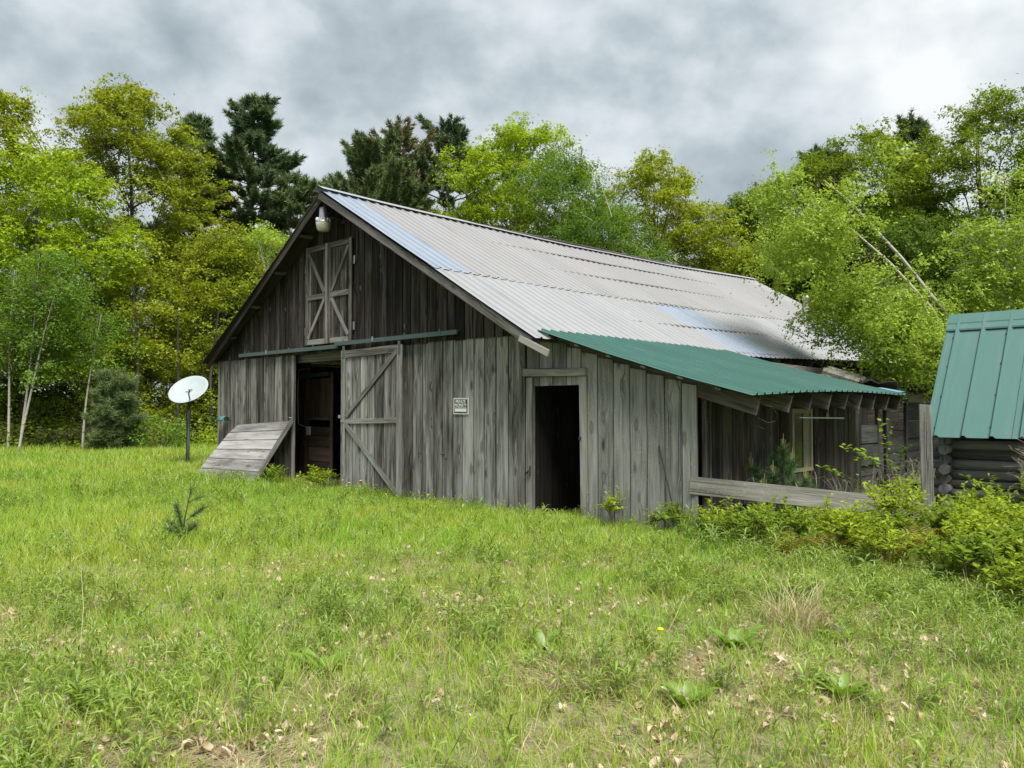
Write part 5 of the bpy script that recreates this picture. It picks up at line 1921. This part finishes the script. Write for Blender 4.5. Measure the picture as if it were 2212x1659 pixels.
def fern(label, x, y, H, seed, leaf=None):
    root = thing('fern', label, 'fern', (x, y, gz(x, y)), 0, 'bronze yellow ferns among the shrubs')
    rng = np.random.default_rng(seed)
    for k in range(6):
        a = rng.uniform(0, 6.28)
        mb = MB()
        d = Vector((math.cos(a), math.sin(a), 0))
        side = Vector((-d.y, d.x, 0))
        L = H * rng.uniform(0.8, 1.15)
        pts = [Vector((0, 0, 0)) + d * (L * 0.55 * s ** 1.5) + Vector((0, 0, L * (0.95 * s - 0.30 * s ** 3))) for s in [i / 14 for i in range(15)]]
        mb.tube(pts, 0.004, 3, cap=False)
        for i in range(3, 15):
            s = i / 14
            w = 0.22 * L * math.sin(math.pi * min(1, (s - 0.1) * 1.05)) ** 0.8 + 0.012
            t = (pts[min(i + 1, 14)] - pts[i - 1]).normalized()
            for sg_ in (-1, 1):
                e = pts[i] + side * sg_ * w + t * w * 0.45 - Vector((0, 0, 0.12 * w))
                q = 0.008 * L + 0.003
                mb.add([pts[i] - t * q, pts[i].lerp(e, 0.5) - t * q * 1.2, e, pts[i].lerp(e, 0.5) + t * q * 1.2], [(0, 1, 2, 3)])
        mb.build('frond', leaf or L_FERN, root)


for i, (lb, x, y, H) in enumerate((('bronze fern in front of the middle of the rail', 3.35, 8.6, 0.46), ('yellow fern left of the brightest shrub', 3.72, 8.0, 0.52), ('rusty fern directly below the right end of the rail', 4.2, 8.1, 0.56), ('small bronze fern left of the fern row', 2.95, 8.75, 0.40), ('fern with drooping frond over dead brown stems', 4.1, 7.5, 0.42))):
    fern(lb, x, y - 0.25, H * 1.0, 400 + i)


def young_pine():
    u, v = 3.52, 1.45
    p = bl(u, v, 0)
    root = thing('young_pine', 'bushy young pine with upright candles in front of the lean-to side wall', 'young pine', (p.x, p.y, gz(p.x, p.y)))
    rng = np.random.default_rng(501)
    mb = MB()
    mb.tube([(0, 0, -0.05), (0.02, 0, 0.6), (0, 0, 1.05)], [0.03, 0.022, 0.01], 6)
    tips = [(0.02, 0, 1.06), (-0.42, 0.05, 0.80), (-0.16, -0.1, 0.70), (0.33, 0.0, 0.62), (0.18, 0.1, 0.86), (-0.28, -0.1, 0.52), (0.1, -0.15, 0.6), (0.44, 0.05, 0.48), (-0.5, 0, 0.5), (0.25, -0.2, 0.4), (-0.1, 0.1, 0.9)]
    pos, dirs = [], []
    for q in tips:
        e = Vector(q)
        s_ = Vector((0, 0, max(0.15, q[2] - 0.45)))
        m = s_.lerp(e, 0.6) - Vector((0, 0, 0.05))
        tube_np(mb, [s_, m, e], 0.012, 0.006, 4)
        for k in range(26):
            f = 0.35 + 0.65 * k / 25
            b = s_.lerp(m, f * 2 - 0.2) if f < 0.55 else m.lerp(e, (f - 0.5) * 2)
            pos.append(b[:])
            dirs.append(((e - m).normalized() + Vector((rng.normal(0, .5), rng.normal(0, .5), 0.1)))[:])
    v_, f = needle_tufts(rng, np.array(pos), unit(np.array(dirs)), 22, 0.125, 0.006)
    obj('needles', mesh_np('needles', v_, f, L_NEEDLEY), root)
    mb.build('stem', B_DARK, root)
    for q in tips[:6]:
        cb_ = MB()
        for k in range(5):
            a = k * 1.3
            r_ = 0.0 if k == 0 else 0.035
            h = 0.20 if k == 0 else 0.13 + 0.02 * math.sin(k * 3)
            cb_.tube([(q[0] + r_ * 0.4 * math.cos(a), q[1] + r_ * 0.4 * math.sin(a), q[2] - 0.02), (q[0] + r_ * math.cos(a), q[1] + r_ * math.sin(a), q[2] + h)], [0.007, 0.004], 5)
        cb_.build('candle', L_CANDLE, root)


young_pine()


def pine_sapling():
    x, y = -3.98, 9.55
    root = thing('pine_sapling', 'thin dark pine sapling standing alone in the meadow', 'pine sapling', (x, y, gz(x, y)))
    rng = np.random.default_rng(502)
    mb = MB()
    mb.tube([(0, 0, -0.03), (0.03, 0, 0.3), (0.08, 0, 0.55), (0.1, 0, 0.66)], [0.012, 0.009, 0.006, 0.003], 5)
    pos, dirs = [], []
    for s_, e, n in (((0.02, 0, 0.10), (-0.07, 0, 0.46), 40), ((0.02, 0, 0.10), (-0.22, 0.05, 0.17), 26), ((0.02, 0, 0.12), (-0.16, -0.05, 0.28), 22), ((0.02, 0, 0.10), (0.17, 0, 0.22), 24), ((0.0, 0, 0.06), (0.02, -0.15, 0.16), 20), ((0.0, 0, 0.06), (0.05, 0.12, 0.2), 18), ((0.05, 0, 0.28), (0.24, 0.03, 0.42), 26), ((0.08, 0, 0.5), (0.28, 0.0, 0.58), 5), ((0.1, 0, 0.55), (0.1, 0, 0.67), 4)):
        s_, e = Vector(s_), Vector(e)
        tube_np(mb, [s_, e], 0.005, 0.003, 4)
        for k in range(n):
            pos.append(s_.lerp(e, 0.25 + 0.75 * k / n)[:])
            dirs.append(((e - s_).normalized() + Vector((rng.normal(0, .4), rng.normal(0, .4), 0.2)))[:])
    v_, f = needle_tufts(rng, np.array(pos), unit(np.array(dirs)), 11, 0.095, 0.0035)
    obj('needles', mesh_np('needles', v_, f, L_NEEDLEY), root)
    mb.build('stem', B_DARK, root)


pine_sapling()


def leafy_spray(label, x, y, stems, leaf, ls, seed, per=26, name='sapling'):
    root = thing(name, label, 'sapling', (x, y, gz(x, y)))
    rng = np.random.default_rng(seed)
    mb = MB()
    P = []
    for pts in stems:
        pts = [Vector(p) for p in pts]
        tube_np(mb, pts, 0.008, 0.003, 4)
        for k in range(per):
            f = 0.4 + 0.6 * (k + rng.random()) / per
            i = min(int(f * (len(pts) - 1)), len(pts) - 2)
            q = pts[i].lerp(pts[i + 1], f * (len(pts) - 1) - i)
            P.append([q.x + rng.normal(0, 0.05), q.y + rng.normal(0, 0.05), q.z + rng.normal(0, 0.02)])
    v, f = leaf_quads(rng, np.array(P), np.full(len(P), ls), 1.3, None, 0.55, 0.2)
    obj('foliage', mesh_np('foliage', v, f, leaf), root)
    mb.build('stem', B_TWIG, root)


leafy_spray('bright leaved maple sapling between the shed wall and the fence post', 5.35, 11.0, [[(0, 0, 0), (-0.05, 0, 0.6), (-0.1, 0, 1.1), (-0.12, 0, 1.5)], [(0, 0, 0.3), (-0.2, 0, 0.75), (-0.45, -0.05, 1.02), (-0.75, -0.05, 1.12)], [(0, 0, 0.3), (-0.2, 0, 0.8), (-0.35, 0, 0.95), (-0.6, 0, 0.92)], [(0, 0, 0.2), (-0.4, 0, 0.55), (-0.8, 0, 0.75), (-1.05, 0, 0.83)]], L_SAPLING, 0.10, 503)
leafy_spray('broad leaved vine climbing at the dark end of the lean-to wall', 6.55, 13.3, [[(0, 0, 0), (-0.05, 0, 0.5), (0.0, 0, 0.8), (0.1, 0, 1.05)], [(0, 0, 0), (-0.2, 0, 0.3), (-0.35, 0, 0.45)], [(0, 0, 0), (0.2, 0, 0.3), (0.3, 0, 0.4)]], L_BRAMBLE, 0.10, 504, 40, 'vine')


def dead_twigs():
    root = thing('dead_twig_shrub', 'leafless grey twig shrub against the cabin logs at the right edge', 'shrub', (6.28, 9.35, gz(6.28, 9.35)))
    rng = np.random.default_rng(505)
    mb = MB()
    for i in range(9):
        e = Vector((rng.uniform(-0.65, 0.25), rng.uniform(-0.15, 0.15), rng.uniform(0.8, 1.35)))
        m = Vector((e.x * 0.35, e.y * 0.4, e.z * 0.55))
        tube_np(mb, [Vector((0, 0, -0.03)), m, e], 0.010, 0.003, 4)
        for k in range(10):
            b = m.lerp(e, rng.uniform(0.2, 1))
            q = b + Vector((rng.normal(-0.06, 0.09), rng.normal(0, 0.06), rng.uniform(0.0, 0.15)))
            tube_np(mb, [b, q], 0.003, 0.0015, 3)
            for j in range(2):
                tube_np(mb, [q, q + Vector((rng.normal(0, 0.05), rng.normal(0, 0.04), rng.uniform(0, 0.07)))], 0.002, 0.001, 3)
    mb.build('twig', B_DEADTWIG, root)


dead_twigs()


def brambles():
    rng = np.random.default_rng(506)
    mb = MB()
    P = []
    for i in range(110):
        u, v = 3.2 + rng.uniform(0, 0.9), rng.uniform(0.4, 9.0)
        p = bl(u, v)
        z = gz(p.x, p.y)
        a = rng.uniform(0, 6.28)
        L, h = rng.uniform(0.3, 0.9), rng.uniform(0.25, 0.75)
        d = Vector((math.cos(a), math.sin(a), 0))
        pts = [Vector((p.x, p.y, z)) + d * L * s + Vector((0, 0, h * math.sin(math.pi * s * 0.85))) for s in (0, 0.25, 0.5, 0.75, 1)]
        tube_np(mb, pts, 0.005, 0.002, 3)
        if i % 3 == 0:
            for k in range(6):
                q = pts[2 + k % 3]
                P.append((q.x + rng.normal(0, .06), q.y + rng.normal(0, .06), q.z + rng.normal(0, .04)))
    o = mb.build('bramble', B_DEADTWIG)
    tag(o, 'tangle of bare brown bramble canes along the lean-to side wall', 'brambles', kind='stuff')
    v, f = leaf_quads(rng, np.array(P), np.full(len(P), 0.07), 0.9)
    o = obj('bramble_leaves', mesh_np('bramble_leaves', v, f, L_BRAMBLE))
    tag(o, 'sparse dark leaves on the bramble canes', 'brambles', kind='stuff')


brambles()


def grass_bunch(label, x, y, n, L, mat, seed, lean_=0.6, wdt=0.007, name='grass_tussock', cat='grass tussock', group=None, rad=0.10):
    root = thing(name, label, cat, (x, y, gz(x, y)), 0, group)
    rng = np.random.default_rng(seed)
    v, f = blade_arrays(rng, n, rad, L * 0.45, L, wdt, lean_)
    obj('blades', mesh_np('blades', v, f, mat), root)


def blade_arrays(rng, n, rad, h0, h1, width, lean_, segs=3):
    a = rng.uniform(0, 6.28, n)
    rr = rad * np.sqrt(rng.uniform(0, 1, n))
    base = np.stack([rr * np.cos(a), rr * np.sin(a), np.full(n, -0.015)], 1)
    h = rng.uniform(h0, h1, n)
    la = a + rng.normal(0, 0.9, n)
    ln = h * np.abs(rng.normal(lean_, 0.35 * lean_ + 0.05, n))
    ld = np.stack([np.cos(la), np.sin(la), np.zeros(n)], 1)
    wa = rng.uniform(0, 6.28, n)
    wd_ = np.stack([np.cos(wa), np.sin(wa), np.zeros(n)], 1)
    rows = []
    for i in range(segs + 1):
        s = i / segs
        c = base + ld * (ln * s ** 2)[:, None] + np.array([0, 0, 1.0]) * (h * (s - 0.32 * np.minimum(ln / h, 1.2) * s ** 3))[:, None]
        wv = width * (1 - 0.88 * s ** 1.5) * 0.5
        rows.append(c - wd_ * wv)
        rows.append(c + wd_ * wv)
    V = np.stack(rows, 1).reshape(-1, 3)
    k = 2 * (segs + 1)
    F = np.array([[2 * i, 2 * i + 1, 2 * i + 3, 2 * i + 2] for i in range(segs)])
    F = (np.arange(n)[:, None, None] * k + F[None]).reshape(-1, 4)
    return V, F


grass_bunch('tall dead straw tussock with long stalks right of the centre foreground', 2.05, 5.75, 170, 0.58, L_STRAW, 601, 0.85, 0.005, rad=0.2)
grass_bunch('low mat of pale straw around the foot of the tall dead tussock', 2.15, 5.6, 420, 0.16, L_STRAW, 605, 1.4, 0.006, rad=0.42)
grass_bunch('pale straw mat in the left foreground among dead leaves', -1.05, 4.35, 420, 0.17, L_STRAW, 606, 1.4, 0.006, rad=0.34)
grass_bunch('flattened pale straw tussock in the centre foreground', 0.42, 4.75, 520, 0.24, L_STRAW, 602, 1.15, 0.006, rad=0.26)
grass_bunch('fine green tussock in front of the grey shed wall', 4.75, 10.7, 200, 0.75, L_WEED, 603, 0.7, 0.006)
grass_bunch('brown dead stem heap beneath the drooping fern', 4.15, 7.35, 160, 0.35, L_STRAW, 604, 1.2, 0.006)


def broad_clump(label, x, y, n, L, seed, mat=None):
    root = thing('broadleaf_plant', label, 'plant', (x, y, gz(x, y)), 0, 'broad leaved plants in the meadow')
    rng = np.random.default_rng(seed)
    for i in range(n):
        a = 6.283 * i / n + rng.uniform(-0.3, 0.3)
        ll = L * rng.uniform(0.6, 1.1)
        up = rng.uniform(0.45, 1.0)
        d = Vector((math.cos(a), math.sin(a), 0))
        s_ = Vector((-d.y, d.x, 0))
        vs_, fs = [], []
        o_ = d * rng.uniform(0, 0.06)
        for k in range(6):
            t = k / 5
            c = o_ + d * ll * t * (1.1 - 0.5 * up) + Vector((0, 0, ll * up * (t - 0.45 * t ** 2.4)))
            wv = ll * 0.14 * math.sin(math.pi * (0.12 + 0.88 * t) ** 0.8) + 0.002
            vs_ += [c - s_ * wv + Vector((0, 0, wv * 0.4)), c, c + s_ * wv + Vector((0, 0, wv * 0.4))]
        for k in range(5):
            for j in range(2):
                fs.append((k * 3 + j, k * 3 + j + 1, k * 3 + j + 4, k * 3 + j + 3))
        mb = MB()
        mb.add(vs_, fs)
        mb.build('leaf', mat or L_BROAD, root, True)


for i, (lb, x, y, n, L) in enumerate((
        ('broad leaved plant above the flattened straw tussock', 0.22, 5.35, 16, 0.24), ('broad leaved clump right of the centre foreground', 1.5, 5.35, 18, 0.26),
        ('large leaved plant in the lower right foreground', 1.85, 4.45, 14, 0.25), ('long leaved plant in the lower left foreground', -1.15, 4.85, 13, 0.24),
        ('broad leaved plant left of the large leaved one at the lower right', 0.95, 4.35, 15, 0.2), ('broad leaved plant at the right foot of the dead straw tussock', 2.25, 5.45, 14, 0.2),
        ('small broad leaved plant in the bottom left corner', -2.1, 4.2, 12, 0.18))):
    broad_clump(lb, x, y, n, L, 700 + i)


# ------------------------------------------------------------------ scattered ground cover
SLOPE, SIDE = 0.5 * 2212 / 1700 * 1.3, 4.5


def wedge_area(d0, d1):
    return SLOPE * (d1 ** 2 - d0 ** 2) + 2 * SIDE * (d1 - d0)


def wedge(rng, n, d0, d1):
    """random meadow points on the ground in view and several metres beyond its sides"""
    n = int(n * wedge_area(d0, d1) / (0.5 * 2212 / 1700 * 1.35 * (d1 ** 2 - d0 ** 2)))
    t = rng.uniform(0, 1, n) * wedge_area(d0, d1)
    d = (-SIDE + np.sqrt(SIDE ** 2 + SLOPE * (SLOPE * d0 ** 2 + 2 * SIDE * d0 + t))) / SLOPE
    return rng.uniform(-1, 1, n) * (SLOPE * d + SIDE), d


def outside(x, y, m=0.0):
    u, v = to_uv(x, y)
    barn_ = (u > -10.1 + m) & (u < 3.06 - m) & (v > 0.02 + m) & (v < 18)
    cab_ = (u > 5.5) & (u < 8.8) & (v > 2.35) & (v < 4.2)
    shed_ = (u > 0.4) & (u < 3.0) & (v > 5.6) & (v < 11)
    return ~(barn_ | cab_ | shed_)


def edge_y(x):
    return np.interp(x, [-34, -17, -13, -10, -7.5, 0, 40], [20.5, 23.6, 25.8, 27.6, 29.0, 33, 33])


def tuft(rng, n, rad, h0, h1, wd_, lean_, segs=3):
    v, f = blade_arrays(rng, n, rad, h0, h1, wd_, lean_, segs)
    return mesh_np('tuft', v, f, M_GRASS)


rng = np.random.default_rng(1234)
near_m = [tuft(rng, 13, 0.08, 0.07, 0.22, 0.0075, 0.42) for _ in range(7)] + [tuft(rng, 16, 0.10, 0.04, 0.12, 0.006, 0.9) for _ in range(4)]
mid_m = [tuft(rng, 30, 0.16, 0.07, 0.20, 0.008, 0.45) for _ in range(7)]
far_m = [tuft(rng, 40, 0.34, 0.10, 0.26, 0.015, 0.45, 2) for _ in range(6)]
for nm, meshes, d0, d1, per, base_s in (('short_grass', near_m, 1.2, 7.5, 210, 1.0), ('meadow_grass', mid_m, 6.8, 15.5, 75, 1.0), ('far_grass', far_m, 14.5, 36, 15, 1.0)):
    area = 0.5 * 2212 / 1700 * 1.35 * (d1 ** 2 - d0 ** 2)
    n = int(area * per)
    x, y = wedge(rng, n, d0, d1)
    bare = vnoise(x, y, 0.55, 3) * 0.55 + vnoise(x, y, 1.6, 4) * 0.45
    lim = 0.22 * (1 - sm((y - 4.5) / 5.5))
    ok = outside(x, y) & (y < edge_y(x) + 0.8) & (bare > lim)
    x, y = x[ok], y[ok]
    lush = vnoise(x, y, 2.2, 6)
    u, v = to_uv(x, y)
    wall = np.exp(-np.clip(-v, 0, 9) / 0.8) * ((u > -10) & (u < 3.1)) * 0.5
    s = base_s * (0.6 + 0.65 * lush) * rng.uniform(0.75, 1.2, len(x)) * (1 - wall * 0.75)
    scatter(nm, {'short_grass': 'short thin grass in the foreground', 'meadow_grass': 'green meadow grass before the barn', 'far_grass': 'meadow grass running back to the wood edge'}[nm], 'grass', x, y, s, meshes, rng)


def weed_mesh(rng, H, n_leaf, L, mat, spread=1.0):
    """one upright stalk with lance shaped leaves"""
    vs_, fs = [], []
    bx, by = rng.normal(0, 0.05, 2)
    mb = MB()
    mb.tube([(0, 0, -0.02), (bx * 0.5, by * 0.5, H * 0.5), (bx, by, H)], [0.0025, 0.002, 0.0012], 3, cap=False)
    b = 0
    for i in range(n_leaf):
        t = 0.15 + 0.87 * i / n_leaf
        a = i * 2.4 + rng.uniform(-0.3, 0.3)
        ll = L * (0.55 + 0.75 * math.sin(math.pi * min(1, t * 0.85))) * rng.uniform(0.8, 1.15)
        upv = 0.35 + 0.75 * t
        d = Vector((math.cos(a), math.sin(a), 0))
        s_ = Vector((-d.y, d.x, 0))
        o_ = Vector((bx * t, by * t, H * t))
        w_ = ll * 0.085
        p1 = o_ + d * ll * 0.42 * spread + Vector((0, 0, ll * 0.42 * upv))
        p2 = o_ + d * ll * spread + Vector((0, 0, ll * (0.75 * upv - 0.28)))
        mb.add([o_ - s_ * w_ * 0.3, p1 - s_ * w_ + Vector((0, 0, w_ * 0.5)), p2, p1 + s_ * w_ + Vector((0, 0, w_ * 0.5)), o_ + s_ * w_ * 0.3, p1], [(0, 5, 1), (1, 5, 2), (2, 5, 3), (3, 5, 4), (0, 4, 5)])
    me = bpy.data.meshes.new('weed')
    me.from_pydata(mb.v, [], mb.f)
    me.materials.append(mat)
    return me


weeds = [weed_mesh(rng, rng.uniform(0.16, 0.30), int(rng.integers(12, 20)), 0.085, L_WEED) for _ in range(7)] + [weed_mesh(rng, rng.uniform(0.10, 0.18), 10, 0.07, L_BROAD) for _ in range(3)]
X, Y = [], []
x, y = wedge(rng, 9000, 2.8, 8.5)
pr = 0.09 + 0.36 * (vnoise(x, y, 0.9, 11) > 0.57) + 0.3 * sm((-x - 1.0) / 1.0) * (1 - sm((y - 4.5) / 2.0)) + 0.5 * sm((x - 1.2) / 2.5) * sm((y - 4.6) / 1.5)
k = rng.uniform(0, 1, len(x)) < pr
X.append(x[k]); Y.append(y[k])
x, y = wedge(rng, 9000, 8.0, 17.0)
u, v = to_uv(x, y)
nearwall = np.exp(-np.clip(-v, 0, 20) / 1.6)
pr = 0.05 + 0.3 * (vnoise(x, y, 1.4, 12) > 0.62) + 0.5 * nearwall * (u > -9) + 0.5 * sm((x - 1.5) / 2)
k = rng.uniform(0, 1, len(x)) < pr
X.append(x[k]); Y.append(y[k])
x, y = np.concatenate(X), np.concatenate(Y)
ok = outside(x, y) & (y < edge_y(x))
x, y = x[ok], y[ok]
scatter('weeds', 'leafy goldenrod stalks spread through the meadow', 'weeds', x, y, rng.uniform(0.5, 1.05, len(x)) * (1 + 0.3 * sm((y - 6) / 6)) * (1 - 0.45 * np.exp(-np.clip(-to_uv(x, y)[1], 0, 9) / 0.7)), weeds, rng, 0.14)

# tall thick growth under the shrubs at the right
x = rng.uniform(2.0, 8.5, 1500)
y = rng.uniform(6.6, 10.4, 1500)
u, v = to_uv(x, y)
ok = outside(x, y) & (y > 8.6 - 0.45 * (x - 2.2))
x, y = x[ok], y[ok]
scatter('tall_weeds', 'tall leafy weeds crowding under the shrubs by the rail', 'weeds', x, y, rng.uniform(0.8, 1.45, len(x)) * np.where(x > 4.6, 0.7, 1.0), weeds, rng, 0.15)

# straw and dead leaves lying in the grass
straw = []
for i in range(6):
    v, f = blade_arrays(rng, 26, 0.14, 0.05, 0.14, 0.0045, 2.2, 2)
    v[:, 2] = np.clip(v[:, 2] * 0.45, 0.004, 0.06)
    straw.append(mesh_np('straw', v, f, L_STRAW))
x, y = wedge(rng, 12000, 2.8, 10.0)
pr = np.clip((0.56 - (vnoise(x, y, 0.55, 3) * 0.55 + vnoise(x, y, 1.6, 4) * 0.45)) * 3.0, 0.06, 1) * (1 - 0.75 * sm((y - 5) / 5))
k = (rng.uniform(0, 1, len(x)) < pr) & outside(x, y)
scatter('dead_straw', 'dry straw lying between the green blades', 'straw', x[k], y[k], rng.uniform(0.7, 1.3, k.sum()), straw, rng, 0.08)
stalks = []
for i in range(4):
    mb = MB()
    L = rng.uniform(0.35, 0.65)
    a = rng.uniform(0.1, 0.9)
    mb.tube([(0, 0, 0.0), (L * 0.5 * math.cos(a), 0, L * 0.5 * math.sin(a) + 0.02), (L * math.cos(a), 0.03, L * math.sin(a))], [0.002, 0.0017, 0.001], 3, cap=False)
    me = bpy.data.meshes.new('stalk')
    me.from_pydata(mb.v, [], mb.f)
    me.materials.append(L_STRAW)
    stalks.append(me)
x, y = wedge(rng, 260, 3.2, 9.5)
k = outside(x, y)
scatter('dead_stalks', 'single dry stalks standing in the grass', 'dry stalks', x[k], y[k], rng.uniform(0.6, 1.2, k.sum()), stalks, rng, 0.25)
dead = []
for i in range(6):
    vs_, fs = [], []
    L, W = rng.uniform(0.05, 0.085), rng.uniform(0.03, 0.045)
    cv = rng.uniform(0.3, 0.9)
    for a in range(5):
        for b in range(3):
            s, t = a / 4 - 0.5, b / 2 - 0.5
            wv = W * (1 - (2 * s) ** 2 * 0.8)
            vs_.append((s * L, t * wv, 0.012 + cv * 0.02 * (2 * t) ** 2 + 0.012 * math.sin(a * 1.7 + i) + rng.uniform(0, 0.004)))
    for a in range(4):
        for b in range(2):
            fs.append((a * 3 + b, a * 3 + b + 1, (a + 1) * 3 + b + 1, (a + 1) * 3 + b))
    me = bpy.data.meshes.new('dead_leaf')
    me.from_pydata(vs_, [], fs)
    me.materials.append(L_DEAD)
    dead.append(me)
x, y = wedge(rng, 8500, 2.9, 9.5)
pr = np.clip((0.64 - (vnoise(x, y, 0.55, 3) * 0.55 + vnoise(x, y, 1.6, 4) * 0.45)) * 2.4, 0.05, 1) * (1 - 0.8 * sm((y - 5) / 4.5))
k = (rng.uniform(0, 1, len(x)) < pr) & outside(x, y)
scatter('dead_leaves', 'pale dry leaves lying in the grass', 'dead leaves', x[k], y[k], rng.uniform(0.55, 1.3, k.sum()), dead, rng, 0.35, z=gz(x[k], y[k]) + 0.015)

# dandelions near the barn
mb = MB()
mb.lathe([(0.0, 0.22), (0.018, 0.222), (0.022, 0.212), (0.0, 0.20)], 8)
mb.tube([(0, 0, 0), (0.0, 0, 0.2)], 0.002, 3)
dm = bpy.data.meshes.new('dandelion')
dm.from_pydata(mb.v, [], mb.f)
dm.materials.append(L_BLOOM)
for i, (x, y, lab) in enumerate(((-3.3, 15.3, 'dandelion right of the sill of the open barn doorway'), (-2.9, 15.1, 'dandelion under the left edge of the sliding door'), (-4.3, 15.9, 'dandelion left of the weeds at the open barn doorway'), (-1.35, 12.9, 'dandelion in the grass below the hasp on the barn front'), (-3.0, 14.6, 'dandelion nearest to the camera of those by the sliding door'), (0.95, 5.1, 'single dandelion in the foreground grass'))):
    o = obj('dandelion', dm, None, (x, y, gz(x, y)), (0.1 * math.sin(i), 0.1 * math.cos(i), 0))
    tag(o, lab, 'dandelion', 'yellow dandelions in the meadow')
